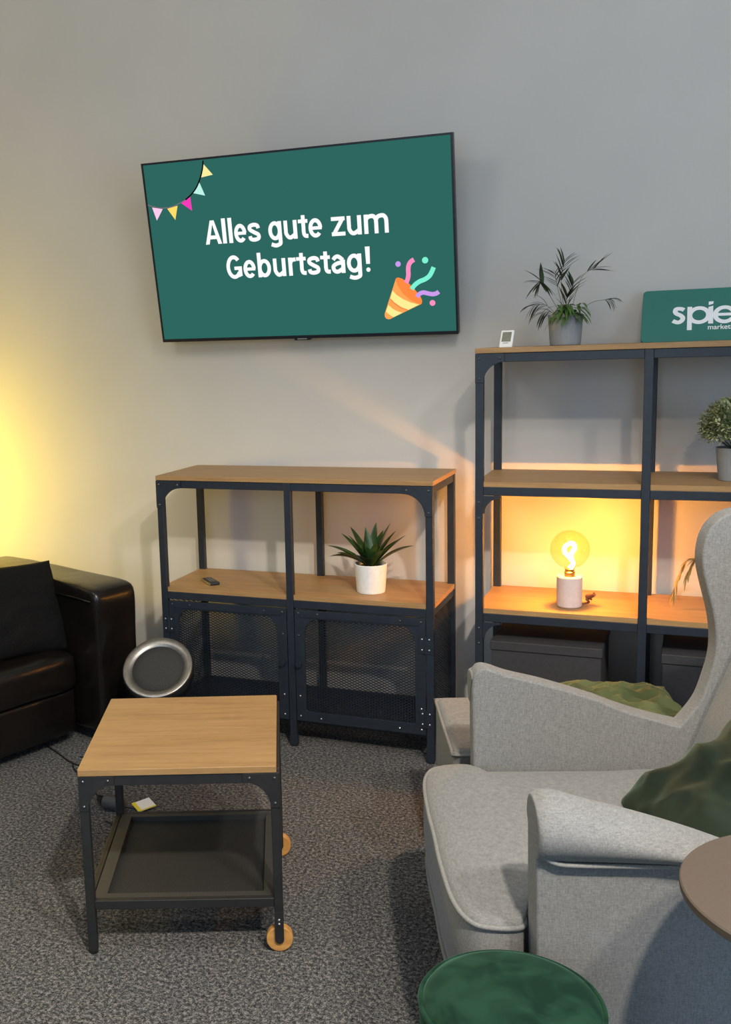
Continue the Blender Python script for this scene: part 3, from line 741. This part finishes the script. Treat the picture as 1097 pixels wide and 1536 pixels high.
# backrest
def backrest():
    bm = B(); nw, nz = 14, 16; fr, bk = [], []
    for i in range(nz + 1):
        z = .36 + (1.005 - .36) * i / nz; rf = []; rb = []
        for j in range(nw + 1):
            u = -1 + 2 * j / nw; wv = .347 + u * .318
            bulge = .030 * (1 - abs(u) ** 3) * (1 - abs(2 * i / nz - 1) ** 4)
            s = .448 + (z - .40) * .39 - bulge + .012
            rf.append(bm.verts.new(aw(s, wv, z))); rb.append(bm.verts.new(aw(.70 + (z - .36) * .14, wv, z - .01)))
        fr.append(rf); bk.append(rb)
    for g, flip in ((fr, 0), (bk, 1)):
        for i in range(nz):
            for j in range(nw):
                q = [g[i][j], g[i][j + 1], g[i + 1][j + 1], g[i + 1][j]]; bm.faces.new(q if not flip else q[::-1])
    for i in range(nz):
        bm.faces.new([fr[i][0], fr[i + 1][0], bk[i + 1][0], bk[i][0]]); bm.faces.new([fr[i][-1], bk[i][-1], bk[i + 1][-1], fr[i + 1][-1]])
    for j in range(nw):
        bm.faces.new([fr[-1][j], fr[-1][j + 1], bk[-1][j + 1], bk[-1][j]]); bm.faces.new([fr[0][j], bk[0][j], bk[0][j + 1], fr[0][j + 1]])
    return ob('backrest', bm, M['fabric'], ach, smooth=True, bevel=.03, seg=4)
backrest()
# seat base and legs
ob('seat_base', bx(.012, .70, -.655, -.045, .13, .235), M['fabric'], ach, bevel=.012, seg=3)
for s, w_ in ((.05, .03), (.05, .66), (.68, .06), (.68, .63)):
    ob('leg', cyl(B(), aw(s, w_, 0), aw(s, w_, .135), .013, .02, 16), M['leg_wood'], ach)
# seat cushion (T shaped)
half = [(-.124, .342), (-.125, .24), (-.122, .14), (-.117, .085), (-.106, .040), (-.088, .012), (-.058, .002), (-.022, .002), (-.008, .012), (-.004, .030), (.000, .046), (.03, .047), (.15, .047), (.30, .047), (.44, .047)]
full = [(s, w_) for s, w_ in half[::-1]] + [(s, .684 - w_) for s, w_ in half[1:]]
full = full + [(.455, .5), (.455, .342), (.455, .19)]
outl = catmull([(a, b, 0) for a, b in full], 4, True)
def cushion():
    bm = B(); c = Vector((.12, .342, 0)); rings = []
    spec = [(.90, .215), (.965, .222), (.995, .25), (1.012, .30), (1.012, .35), (1.0, .395), (.985, .408), (.95, .416), (.85, .424), (.65, .432), (.40, .436), (.15, .437)]
    for k, z in spec:
        ring = []
        for p in outl:
            if p.x < .0 or k < .9: q = c + (p - c) * k
            else: q = c + (p - c) * min(k, 1.0)
            ring.append(bm.verts.new(aw(q.x, q.y, z)))
        rings.append(ring)
    n = len(outl)
    for a, b in zip(rings, rings[1:]):
        for i in range(n): bm.faces.new([a[i], a[(i + 1) % n], b[(i + 1) % n], b[i]])
    bm.faces.new(rings[0][::-1]); bm.faces.new(rings[-1])
    return ob('seat_cushion', bm, M['fabric'], ach, smooth=True)
cu = cushion()
fr_out = [p for p in outl if p.x < .012]
def order_front():
    idx = [i for i, p in enumerate(outl) if p.x < .012]
    return [outl[i] for i in idx]
c_ = Vector((.12, .342, 0))
for k, z in ((1.002, .401), (.985, .226)):
    tb_ = B(); tube(tb_, [aw(*(c_ + (p - c_) * k).xy, z) for p in order_front()], .0048, 8)
    ob('piping', tb_, M['piping'], cu, smooth=True)

# ------------------------------------------------------------------ footstool behind the armchair
fs = thing('footstool', 'grey upholstered footstool with piped edge between armchair and shelf unit', 'footstool', AO, math.atan2(E_.y, E_.x))
def rbox(s0, s1, w0, w1, z0, z1, bev, name, mat, par, seg=4):
    return ob(name, bx(s0, s1, -w1, -w0, z0, z1), mat, par, bevel=bev, seg=seg)
cs = rbox(-.030, .50, -.50, -.098, .20, .402, .022, 'seat_cushion', M['fabric'], fs)
tb_ = B(); tube(tb_, [aw(a, b, .390) for a, b in [(p.x, p.y) for p in catmull([(x, y, 0) for x, y in rrect(-.0305, .5005, -.5005, -.0975, .03, 5)], 2, True)]], .0045, 8, True)
ob('piping', tb_, M['piping'], cs, smooth=True)
rbox(-.015, .485, -.485, -.112, .12, .20, .008, 'base', M['fabric'], fs)
for s, w_ in ((.02, -.15), (.02, -.45), (.45, -.15), (.45, -.45)):
    ob('leg', cyl(B(), aw(s, w_, 0), aw(s, w_, .125), .012, .017, 14), M['leg_wood'], fs)

# ------------------------------------------------------------------ cushions
def cushion_bm(wd, hg, th, seed, wr=.012, n=44, sc=6.0, pinch=.07):
    bm = B(); g = {}
    for side_ in (1, -1):
        for i in range(n + 1):
            for j in range(n + 1):
                u, v = -1 + 2 * i / n, -1 + 2 * j / n
                x = wd / 2 * u * (1 - pinch * (1 - v * v) ) ; y = hg / 2 * v * (1 - pinch * (1 - u * u))
                e = max(0, (1 - abs(u) ** 2.6)) ** .55 * max(0, (1 - abs(v) ** 2.6)) ** .55
                p = Vector((u * sc / 2, v * sc / 2, seed + side_ * 3))
                f = noise.noise(p) * .6 + noise.noise(p * 2.1) * .35
                rd = 1 - abs(noise.noise(Vector((u * 1.4 * sc / 4 + seed, v * 2.2 * sc / 4, seed)))) * 2
                z = side_ * (th / 2 * e) + (f * wr + rd * wr * .6) * min(1, e * 1.6) * side_
                edge = i in (0, n) or j in (0, n)
                if edge and side_ == -1: continue
                g[(side_, i, j)] = bm.verts.new((x, y, z))
    for side_ in (1, -1):
        for i in range(n):
            for j in range(n):
                q = [g.get((side_, a, b)) or g[(1, a, b)] for a, b in ((i, j), (i + 1, j), (i + 1, j + 1), (i, j + 1))]
                bm.faces.new(q if side_ > 0 else q[::-1])
    return bm
# dark green cushion in the armchair, leaning on the backrest
pil = ob('cushion', cushion_bm(.43, .42, .15, 2.0, .030, sc=3.4), M['pillow_velvet'], None, smooth=True)
tag(pil, 'dark green velvet cushion leaning on the grey armchair backrest', 'cushion')
def place_axes(o, c, ax, ay):
    ax = Vector(ax).normalized(); ay = Vector(ay); ay = (ay - ax * ay.dot(ax)).normalized(); az = ax.cross(ay)
    m = Matrix((ax, ay, az)).transposed().to_4x4(); m.translation = c; o.matrix_world = m
def awd(s, w_, z): return AO + E_ * s + Wn * w_ + Vector((0, 0, z))
place_axes(pil, awd(.445, .415, .509), Wn * 1.0 + E_ * .06 + Vector((0, 0, .05)), E_ * .31 + Vector((0, 0, .21)))
# olive cushion lying on the footstool
pl2 = ob('cushion', cushion_bm(.44, .36, .062, 7.3, .026, n=64, sc=7.5), M['olive_velvet'], None, smooth=True)
tag(pl2, 'rumpled olive green cushion lying on the footstool, lit by the bulb', 'cushion')
place_axes(pl2, awd(.36, -.26, .442), E_ * 1.0 + Vector((0, 0, .0)), -Wn)

# ------------------------------------------------------------------ round pouf and round table
pf = thing('pouf', 'small round green velvet pouf at the bottom edge before the armchair', 'pouf', (1.543, -1.787, 0))
R_ = .1357
ob('upholstery', lathe(B(), [(R_ * .93, .03), (R_ * .985, .045), (R_ * 1.0, .12), (R_ * 1.0, .385), (R_ * .985, .405), (R_ * .93, .416), (R_ * .8, .424), (R_ * .5, .431), (R_ * .2, .433), (0, .4335)], 64), M['velvet'], pf, smooth=True)
tb_ = B(); tube(tb_, [(R_ * .988 * math.cos(2 * PI * i / 64), R_ * .988 * math.sin(2 * PI * i / 64), .408) for i in range(64)], .004, 8, True)
ob('piping', tb_, M['velvet'], pf, smooth=True)
ob('base_ring', lathe(B(), [(R_ * .88, 0), (R_ * .9, .005), (R_ * .9, .032), (0, .032)], 48), M['dark_plastic'], pf)
rt = thing('round_table', 'round taupe-topped side table beside the armchair at the right edge', 'side table', (1.959, -1.729, 0))
ob('table_top', lathe(B(), [(0, .616), (.189, .616), (.1915, .6185), (.1915, .628), (.1895, .630), (0, .630)], 96), M['taupe'], rt)
ob('column', cyl(B(), (0, 0, .012), (0, 0, .616), .014, n=20), M['table_metal'], rt)
ob('base_plate', lathe(B(), [(0, 0), (.13, 0), (.13, .010), (.02, .013), (0, .013)], 64), M['table_metal'], rt)
fl = ob('crumb', lathe(B(), [(0, 0), (.0016, .0006), (.0012, .0018), (0, .002)], 10), M['white_plastic'], None)

# ------------------------------------------------------------------ sofa
fx = Vector((.934, -.357, 0)).normalized(); vx = Vector((fx.y, -fx.x, 0))      # facing, and towards the viewer's left
sofa = thing('sofa', 'black leather corner-facing sofa with broad square arm at left edge', 'sofa', (-.061, -.060, 0), math.atan2(fx.y, fx.x))
# local: x = facing, y = -v
def sbx(f0, f1, v0, v1, z0, z1, bev, name, seg=5):
    return ob(name, bx(f0, f1, -v1, -v0, z0, z1), M['leather'], sofa, bevel=bev, seg=seg)
def soft_box(f0, f1, v0, v1, z0, z1, bev, name, seed, amp=.006, par=None, crown=0.0):
    bm = B(); nx, ny, nz = 18, 12, 10
    bmesh.ops.create_cube(bm, size=1.0)
    bmesh.ops.subdivide_edges(bm, edges=bm.edges[:], cuts=11, use_grid_fill=True)
    cx, cy, cz = (f0 + f1) / 2, -(v0 + v1) / 2, (z0 + z1) / 2; sx, sy, sz = f1 - f0, v1 - v0, z1 - z0
    for v in bm.verts:
        p = Vector((v.co.x * sx, v.co.y * sy, v.co.z * sz))
        h = Vector((sx / 2 - bev, sy / 2 - bev, sz / 2 - bev))
        q = Vector([max(-h[i], min(h[i], p[i])) for i in range(3)])
        d = p - q
        if d.length > 1e-6: p = q + d.normalized() * bev
        if crown and p.z > 0: p.z += crown * (1 - (2 * p.x / sx) ** 2) * (1 - (2 * p.y / sy) ** 2)
        nn = noise.noise_vector(Vector((p.x * 7 + seed, p.y * 7, p.z * 5))) * amp
        v.co = p + nn + Vector((cx, cy, cz))
    return ob(name, bm, M['leather'], par or sofa, smooth=True, sub=1)
soft_box(-.86, 0, .0, .198, .05, .583, .030, 'arm', 1.0, .006)
tb_ = B(); tube(tb_, [(-.02 - .8 * k / 10, -.199, .535 + .003 * math.sin(k)) for k in range(11)], .003, 6); ob('arm_seam', tb_, M['leather'], sofa, smooth=True)
soft_box(-.72, -.085, .2, 1.05, .20, .352, .045, 'seat_cushion', 5.0, .006, crown=.022)
soft_box(-.80, -.105, .2, 1.9, .04, .215, .02, 'seat_base', 8.0, .004)
soft_box(-.72, -.085, 1.055, 1.9, .20, .352, .045, 'seat_cushion', 11.0, .006, crown=.022)
soft_box(-.95, -.70, .0, 1.9, .05, .57, .05, 'backrest', 14.0, .006)
for f, v_ in ((-.05, .05), (-.85, .05), (-.15, 1.8)):
    ob('leg', cyl(B(), (f, -v_, 0), (f, -v_, .055), .022, .024, 14), M['dark_plastic'], sofa)
SO = Vector((-.061, -.060, 0))
def sof(f, v_, z): return SO + fx * f + vx * v_ + Vector((0, 0, z))
pl3 = ob('cushion', cushion_bm(.42, .34, .12, 12.0, .008, sc=4, pinch=.05), M['black_cloth'], None, smooth=True)
tag(pl3, 'square black cloth cushion standing on the black leather sofa', 'cushion')
place_axes(pl3, sof(-.235, .372, .505), -vx * 1.0 - fx * .08 - Vector((0, 0, .10)), Vector((0, 0, 1)) - fx * .42)

# ------------------------------------------------------------------ speaker on a low black stand
st = thing('speaker_stand', 'low black box carrying the round speaker beside the sideboard', 'stand', (.095, -.215, 0))
ob('stand_body', bx(-.125, .125, -.10, .10, .012, .150), M['dark_plastic'], st, bevel=.006)
ob('stand_top', bx(-.13, .13, -.105, .105, .150, .160), M['dark_plastic'], st, bevel=.003)
for a, b in ((-.1, -.08), (.1, -.08), (-.1, .08), (.1, .08)): ob('foot', cyl(B(), (a, b, 0), (a, b, .013), .012, n=12), M['dark_plastic'], st)
spk = thing('speaker', 'round speaker with brushed metal ring and black cloth face', 'speaker', (.096, -.225, .318))
spk.scale = (.91, .91, .91)
az = Vector((.16, -.62, .77)).normalized()
ax_ = Vector((1, 0, -.20)); ax_ = (ax_ - az * ax_.dot(az)).normalized(); ay_ = az.cross(ax_)
mt = Matrix((ax_, ay_, az)).transposed()
RS = .1330
ob('body', lathe(B(), [(0, -.150), (.05, -.142), (.09, -.122), (.120, -.085), (.133, -.040), (.137, -.015), (.134, .000), (.128, .002), (.10, -.018), (0, -.018)], 64, mtx=mt), M['speaker_body'], spk, smooth=True)
ring = ob('metal_ring', lathe(B(), [(.1330, -.004), (.1335, .002), (.130, .006), (.100, -.004), (.096, -.010)], 72, mtx=mt, cap=False), M['ring_metal'], spk, smooth=True)
ob('cloth_grille', lathe(B(), [(.0985, -.012), (.0985, -.006), (.06, -.001), (0, .001)], 64, mtx=mt), M['grille'], spk, smooth=True)
bm = B()
for k in range(12):
    t = PI / 2 + .30 - k * .045; r0, r1 = .1135, .1175
    if k in (4,): continue
    q = [mt @ Vector((r * math.cos(t + d), r * math.sin(t + d), .0008 + (r - .1135) * .33)) for r, d in ((r0, -.014), (r0, .014), (r1, .014), (r1, -.014))]
    bm.faces.new([bm.verts.new(p) for p in q])
ob('ring_marking', bm, M['print_grey'], ring)

# ------------------------------------------------------------------ power adapter, cable, tag on the floor
pa = thing('power_adapter', 'black round power adapter with cable and yellow tag under the side table', 'power adapter', (.16, -.66, 0))
bm = cyl(B(), (-.035, .008, .022), (.030, .004, .022), .021, n=24)
ob('adapter_body', bm, M['adapter'], pa, bevel=.003)
bm = cyl(B(), (-.066, .030, .018), (-.035, .010, .021), .011, .016, 16)
ob('plug', bm, M['dark_plastic'], pa)
cab = catmull([(.030, .004, .02), (.05, .02, .008), (.075, .035, .004), (.09, .02, .004), (.105, -.02, .004), (.10, -.06, .004), (.06, -.085, .004), (.02, -.075, .004)], 8)
ob('cable', tube(B(), cab, .0026, 8), M['dark_plastic'], pa, smooth=True)
cab = catmull([(-.066, .030, .018), (-.12, .09, .004), (-.20, .18, .004), (-.28, .22, .004), (-.33, .28, .004)], 8)
ob('cable', tube(B(), cab, .0024, 8), M['dark_plastic'], pa, smooth=True)
tg = B(); box(tg, -.030, .030, -.026, .026, 0, .0012, 0); box(tg, -.030, -.019, -.026, .026, .0012, .003, 1); box(tg, -.019, .030, -.026, -.021, .0012, .0018, 1)
tgo = ob('cable_tag', tg, [M['tag_white'], M['tag_yellow']], pa); tgo.location = (.082, .045, .012); tgo.rotation_euler = (.15, -.08, .95)
tgo['label'] = 'white and yellow label tag on the cable'
cb = thing('floor_cable', 'thin black cable lying on the carpet before the sofa', 'cable', (-.2, -.38, 0))
ob('cord', tube(B(), catmull([(-.18, .12, .003), (-.06, .05, .003), (.02, .0, .003), (.10, -.02, .003), (.16, .01, .003), (.10, .06, .003), (.03, .05, .003)], 8), .0026, 8), M['dark_plastic'], cb, smooth=True)

# ------------------------------------------------------------------ storage boxes
def storage(x0, x1, y0, y1, label):
    t = thing('storage_box', label, 'storage box', (XT, YT, MZ + .0018), 0, 'storage boxes on the bottom shelf')
    x0 -= XT; x1 -= XT; H_ = .440 - MZ - .0018
    ob('box_body', bx(x0 + .004, x1 - .004, y0 + .004, y1 - .004, 0, H_ - .006), M['box_card'], t, bevel=.002)
    ob('lid', bx(x0, x1, y0, y1, H_ - .030, H_), M['box_card'], t, bevel=.003)
    return t
b1 = storage(1.181, 1.523, .004, .30, 'black lidded cardboard storage box below the glowing bulb lamp')
b2 = storage(1.690, 2.035, .004, .30, 'black lidded cardboard storage box half hidden behind the armchair wing')

# ------------------------------------------------------------------ bulb lamp
lm = thing('table_lamp', 'small table lamp with glowing amber globe bulb on ceramic base', 'lamp', (1.412, .10, HM))
ob('lamp_base', lathe(B(), [(.034, 0), (.0375, .003), (.039, .006), (.039, .097), (.037, .100), (.030, .101), (.030, .098), (.016, .098), (0, .098)], 48), M['lamp_ceramic'], lm, smooth=False)
ob('socket', lathe(B(), [(.016, .095), (.016, .112), (.0135, .114), (.0135, .122), (0, .122)], 24), M['brass'], lm)
Rb = .0605; zc = .1845
gl = [(.0135, .116)] + [(Rb * math.sin(t), zc - Rb * math.cos(t)) for t in [0.42 + (PI - .42) * k / 22 for k in range(23)]]
gl[1] = (.018, .128); gl[-1] = (0, zc + Rb)
bulb = ob('bulb_globe', lathe(B(), gl, 48), M['amber'], lm, smooth=True)
fil = catmull([(.002, 0, .124), (.010, .004, .140), (-.002, .006, .158), (-.016, .0, .176), (-.012, -.006, .196), (.008, -.004, .205), (.014, .004, .188), (.004, .006, .170), (.006, 0, .150)], 8)
ob('filament', tube(B(), fil, .0062, 10), M['filament'], bulb, smooth=True)
cdp = catmull([(.03, .02, .006), (.045, .03, .006), (.058, .028, .012), (.050, .020, .022), (.060, .034, .028), (.066, .024, .034), (.058, .02, .030), (.064, .036, .018)], 6)
ob('cord', tube(B(), cdp, .0032, 8), M['brown_cord'], lm, smooth=True)
bm = cyl(B(), (.052, .03, .026), (.074, .018, .040), .010, .007, 14)
ob('plug', bm, M['brown_cord'], lm)

# ------------------------------------------------------------------ plants
def leaf(bm, base, d, length, width, droop, up=Vector((0, 0, 1)), n=9, fold=.35, mat=0, prof=None):
    d = Vector(d).normalized(); s = d.cross(up)
    if s.length < 1e-3: s = Vector((1, 0, 0))
    s.normalize(); p = Vector(base); st = length / n; rows = []
    cur = d.copy()
    for i in range(n + 1):
        t = i / n
        wv = width * (prof(t) if prof else math.sin(PI * min(1, .12 + .88 * t)) ** .8 * (1 if t < .98 else 0))
        nn = s.cross(cur).normalized()
        rows.append((bm.verts.new(p - s * wv / 2 + nn * wv * fold * .5), bm.verts.new(p), bm.verts.new(p + s * wv / 2 + nn * wv * fold * .5)))
        cur = (cur + Vector((0, 0, -droop / n))).normalized()
        p = p + cur * st
    for a, b in zip(rows, rows[1:]):
        for k in range(2):
            try: bm.faces.new([a[k], a[k + 1], b[k + 1], b[k]]).material_index = mat
            except ValueError: pass
def pot(parent, r0, r1, h, mat, soil_drop=.012, lip=.004):
    pr_ = [(0, .002), (r0 * .9, .0), (r0 * .98, .001), (r0, .006), (r1, h - .002), (r1 - .001, h), (r1 - lip, h), (r1 - lip - .001, h - soil_drop - .004), (0, h - soil_drop - .004)]
    ob('pot', lathe(B(), pr_, 48), mat, parent, smooth=False)
    ob('soil', lathe(B(), [(r1 - lip - .003, h - soil_drop - .003), (r1 - lip - .004, h - soil_drop), (0, h - soil_drop + .003)], 32), M['soil'], parent)
rnd = random.Random(4)
dr = thing('potted_plant', 'dark green broad-leaved plant in a white pot on the sideboard', 'plant', (.752, .128, HM))
pot(dr, .049, .056, .100, M['white_pot'])
bm = B()
lf = [(-.118, .00, .128, .95), (-.112, -.02, .162, .6), (-.085, .01, .188, .35), (-.066, .03, .204, .25), (-.05, -.03, .19, .4), (-.02, .02, .206, .2), (.008, .03, .220, .15), (.0, -.03, .15, .5), (.050, .02, .222, .25), (.072, -.01, .206, .35),
      (.095, .0, .195, .45), (.112, .01, .168, .7), (.03, -.04, .17, .4), (-.03, -.05, .13, .6), (.05, -.04, .15, .5), (-.08, -.04, .14, .8), (.02, .05, .19, .3), (-.03, .05, .18, .3), (.07, .05, .17, .4), (.015, -.055, .12, .7)]
for dx, dy, zt_, dp in lf:
    b_ = Vector((dx * .12, dy * .2, .088)); v_ = Vector((dx, dy, zt_ - .088 + .25 * dp * .06)); ln = v_.length * 1.10
    leaf(bm, b_, v_ + Vector((0, 0, dp * .035)), ln, .034, dp * .9, n=10, fold=.5, prof=lambda t: max(0.02, (math.sin(PI * (t ** .8)) ** .75)) if t < .97 else .02)
ob('foliage', bm, M['dracaena'], dr, smooth=True)

pm = thing('potted_plant', 'thin palm with feathery fronds in grey pot on top of the shelf', 'plant', (1.377, .20, HT))
pot(pm, .047, .0535, .094, M['grey_pot'])
bm = B(); sm = B()
def frond(tip, base, bow, nl, ll, spread, mat, start=.35, droop=.4):
    base = Vector(base); tip = Vector(tip); mid = (base + tip) / 2 + Vector(bow)
    P = catmull([base, mid, tip], 10); tube(sm, P, .0011, 5, r_end=.0006)
    m_ = len(P) - 1
    for k in range(nl):
        t = start + (1 - start) * k / max(1, nl - 1); i = min(m_ - 1, int(t * m_)); d = (P[i + 1] - P[i]).normalized()
        sd = d.cross(Vector((0, -1, .3))).normalized() * (1 if k % 2 else -1)
        leaf(bm, P[i], d * 1.0 + sd * spread + Vector((rnd.uniform(-.15, .15), rnd.uniform(-.25, .25), 0)), ll * (1 - .35 * abs(2 * (k / nl) - .8)) * rnd.uniform(.95, 1.3), .0115, droop, n=5, fold=.2, mat=mat, prof=lambda q: math.sin(PI * min(1, .15 + .85 * q)) + .03)
frond((-.005, .0, .262), (0, 0, .08), (-.012, 0, .02), 15, .058, .55, 0, .55)
frond((-.075, -.01, .195), (-.005, 0, .08), (-.030, 0, .055), 16, .065, .7, 0, .5)
frond((-.035, .01, .225), (0, .01, .08), (-.01, 0, .03), 15, .055, .8, 0, .5)
frond((.022, -.01, .190), (0, -.01, .08), (.004, 0, .02), 13, .055, .6, 0, .5)
frond((.088, .01, .235), (.01, 0, .08), (-.005, 0, .045), 9, .070, .45, 0, .72, .2)
frond((.006, -.02, .15), (0, -.01, .08), (0, 0, .01), 8, .06, .5, 0, .3)
frond((.135, .0, .135), (.02, 0, .085), (0, 0, .018), 8, .048, .7, 0, .80, 1.6)
frond((-.10, -.01, .125), (-.02, 0, .085), (0, 0, .022), 14, .060, .6, 0, .45, 1.2)
frond((-.065, -.03, .10), (-.02, -.01, .085), (0, 0, .012), 7, .055, .6, 0, .4, 1.2)
for k in range(70):
    a = rnd.uniform(0, 2 * PI); leaf(bm, (rnd.uniform(-.035, .04), rnd.uniform(-.045, .01), rnd.uniform(.09, .125)), (math.cos(a), -abs(math.sin(a)) * .8, rnd.uniform(-.1, .6)), rnd.uniform(.05, .085), .0105, 1.5, n=6, fold=.2, mat=1, prof=lambda q: math.sin(PI * min(1, .15 + .85 * q)) + .03)
ob('foliage', bm, [M['palm'], M['palm_low']], pm, smooth=True)
ob('stems', sm, M['stem'], pm, smooth=True)

bs = thing('potted_plant', 'bushy pale green plant in grey pot on the shelf at right edge', 'plant', (1.872, .155, H2))
pot(bs, .043, .0525, .098, M['grey_pot'])
bm = B()
for k in range(2900):
    a = rnd.uniform(0, 2 * PI); cz = rnd.uniform(-.45, 1); rr = rnd.uniform(.60, 1.03); s_ = math.sqrt(max(0, 1 - cz * cz))
    d = Vector((math.cos(a) * s_, math.sin(a) * s_, cz)); p = Vector((0, 0, .155)) + Vector((d.x * .096, d.y * .085, d.z * .085)) * rr
    leaf(bm, p, d + Vector((rnd.uniform(-.8, .8), rnd.uniform(-.8, .8), rnd.uniform(-.4, .9))), rnd.uniform(.010, .018), .0085, .3, n=3, fold=.3, prof=lambda q: math.sin(PI * min(1, .12 + .88 * q)) + .05)
ob('foliage', bm, M['bush'], bs, smooth=True)
sm = B()
for k in range(40):
    a = rnd.uniform(0, 2 * PI); cz = rnd.uniform(-.1, 1); s_ = math.sqrt(1 - cz * cz)
    tube(sm, [(0, 0, .086), (math.cos(a) * s_ * .05, math.sin(a) * s_ * .045, .12 + .02 * cz), (math.cos(a) * s_ * .088, math.sin(a) * s_ * .078, .155 + .075 * cz)], .0009, 4)
ob('stems', sm, M['palm'], bs)

gv = thing('vase', 'dried grass in a slim vase behind the armchair wing', 'vase', (1.86, .17, HM))
ob('vase_body', lathe(B(), [(.028, 0), (.032, .004), (.034, .05), (.024, .10), (.014, .13), (.016, .145), (.012, .145), (.011, .12), (0, .10)], 32), M['white_pot'], gv, smooth=True)
bm = B()
def grass(tip, base, bow, seed):
    base, tip = Vector(base), Vector(tip); P = catmull([base, (base + tip) / 2 + Vector(bow), tip], 12)
    tube(bm, P, .0008, 5); r2 = random.Random(seed)
    for k in range(30):
        i = 9 + int(k * (len(P) - 10) / 30); d = (P[min(i + 1, len(P) - 1)] - P[i - 1]).normalized()
        leaf(bm, P[i], d + Vector((r2.uniform(-.35, .35), r2.uniform(-.4, .4), r2.uniform(-.5, .1))), r2.uniform(.022, .050), .0052, .6, n=4, fold=.2, prof=lambda q: math.sin(PI * min(1, .15 + .85 * q)) + .03)
grass((-.148, -.02, .035), (0, 0, .13), (-.03, 0, .075), 3)
grass((-.11, -.01, .10), (0, 0, .13), (-.02, 0, .05), 5)
ob('dried_grass', bm, M['straw'], gv, smooth=True)

# ------------------------------------------------------------------ small things
th_ = thing('thermometer_clock', 'small white digital thermometer clock at the shelf top corner', 'clock', (1.210, .085, HT), -.18)
cl_ = Matrix.Rotation(-.30, 3, 'X')
def tilt(o): o.rotation_euler = (-.42, 0, .0); return o
tilt(ob('clock_case', bx(-.021, .021, 0, .008, .0, .058), M['white_plastic'], th_, bevel=.0025))
tilt(ob('display', bx(-.0145, .0145, -.0006, .0, .019, .051), M['lcd'], th_))
bm = B()
for k, x in enumerate((-.009, -.0055, -.002, .0015, .005)): box(bm, x, x + .0028, -.0006, 0, .0135, .0155)
tilt(ob('print', bm, M['print_grey'], th_))
ob('stand_leg', bx(-.012, .012, .018, .030, 0, .03), M['dark_plastic'], th_, bevel=.002)

SGA = .605
sg = thing('sign', 'green sign with white lettering leaning on the wall atop the shelf', 'sign', (1.597, .235, HT + .0005))
sg.rotation_euler = (-SGA, 0, 0)
SW, SH, STh = .62, .194, .008
ob('panel', prism(B(), rrect(0, SW, 0, SH, .013, 6), 'y', 0, STh), M['sign_green'], sg, bevel=.001, seg=1)
bm = B(); yy = -.0006; wdt = .0138
sk = [(0.1212, 0.1150), (0.1141, 0.1190), (0.105, 0.1204), (0.0980, 0.1181), (0.0962, 0.1090), (0.1010, 0.1015), (0.111, 0.0956), (0.1182, 0.087), (0.1167, 0.0771), (0.1094, 0.0705), (0.1017, 0.0700), (0.0900, 0.0760)]
ribbon(bm, sk, wdt, yy, 0)
flat(bm, [(.1305, .126), (.1440, .126), (.1450, .0398), (.1315, .0398)], yy, 0)
def ringp(c, r, wd_, a0=0, a1=2 * PI):
    ribbon(bm, [(c[0] + r * math.cos(a0 + (a1 - a0) * k / 24), c[1] + r * math.sin(a0 + (a1 - a0) * k / 24)) for k in range(25)], wd_, yy - .0001, 0, 2)
ringp((.1645, .0938), .0262, .0135)
flat(bm, [(.1900, .1225), (.2035, .1270), (.2045, .0612), (.1905, .0612)], yy, 0)
flat(bm, [(.1903, .1425), (.2042, .1432), (.2032, .1338), (.1906, .1292)], yy, 0)
ringp((.2358, .0930), .0262, .0135, 0.0, 2 * PI - .62)
flat(bm, [(.2120, .0985), (.2680, .0985), (.2680, .0880), (.2120, .0880)], yy - .0002, 0)
text_into(bm, 'marketing', .1902, .278, .0398, .0176, yy, 0, .012, ref='k')
ob('lettering', bm, M['sign_white'], sg)

rm = thing('remote', 'small dark remote control lying on the left of the sideboard shelf', 'remote control', (.150, .105, HM), -.80)
ob('remote_body', bx(-.05, .05, -.019, .019, 0, .011), M['dark_plastic'], rm, bevel=.004)
ob('edge_trim', bx(-.051, .051, -.0205, -.0185, .002, .009), M['ring_metal'], rm)
bm = B()
for i in range(4):
    for j in range(2): cyl(bm, (-.03 + .016 * i, -.006 + .012 * j, .011), (-.03 + .016 * i, -.006 + .012 * j, .0118), .003, n=10)
ob('buttons', bm, M['print_grey'], rm)
tag(fl, 'tiny white crumb on the round taupe tabletop', 'crumb'); fl.location = (1.8465, -1.700, .630)

# lamp with yellow shade beside the sofa (just outside the picture, its glow shows on the wall)
yl = thing('floor_lamp', 'slim floor lamp with glowing yellow globe behind the sofa', 'lamp', (-1.25, -.10, 0))
ob('lamp_foot', lathe(B(), [(0, 0), (.11, 0), (.11, .012), (.015, .02), (0, .02)], 36), M['dark_plastic'], yl)
ob('pole', cyl(B(), (0, 0, .02), (0, 0, .70), .008, n=14), M['dark_plastic'], yl)
ob('socket', cyl(B(), (0, 0, .70), (0, 0, .765), .018, n=18), M['dark_plastic'], yl)
gb = lathe(B(), [(.02, .765)] + [(.1 * math.sin(t), .86 - .1 * math.cos(t)) for t in [.3 + (PI - .3) * k / 16 for k in range(16)]] + [(0, .96)], 36)
ob('globe', gb, M['amber'], yl, smooth=True)
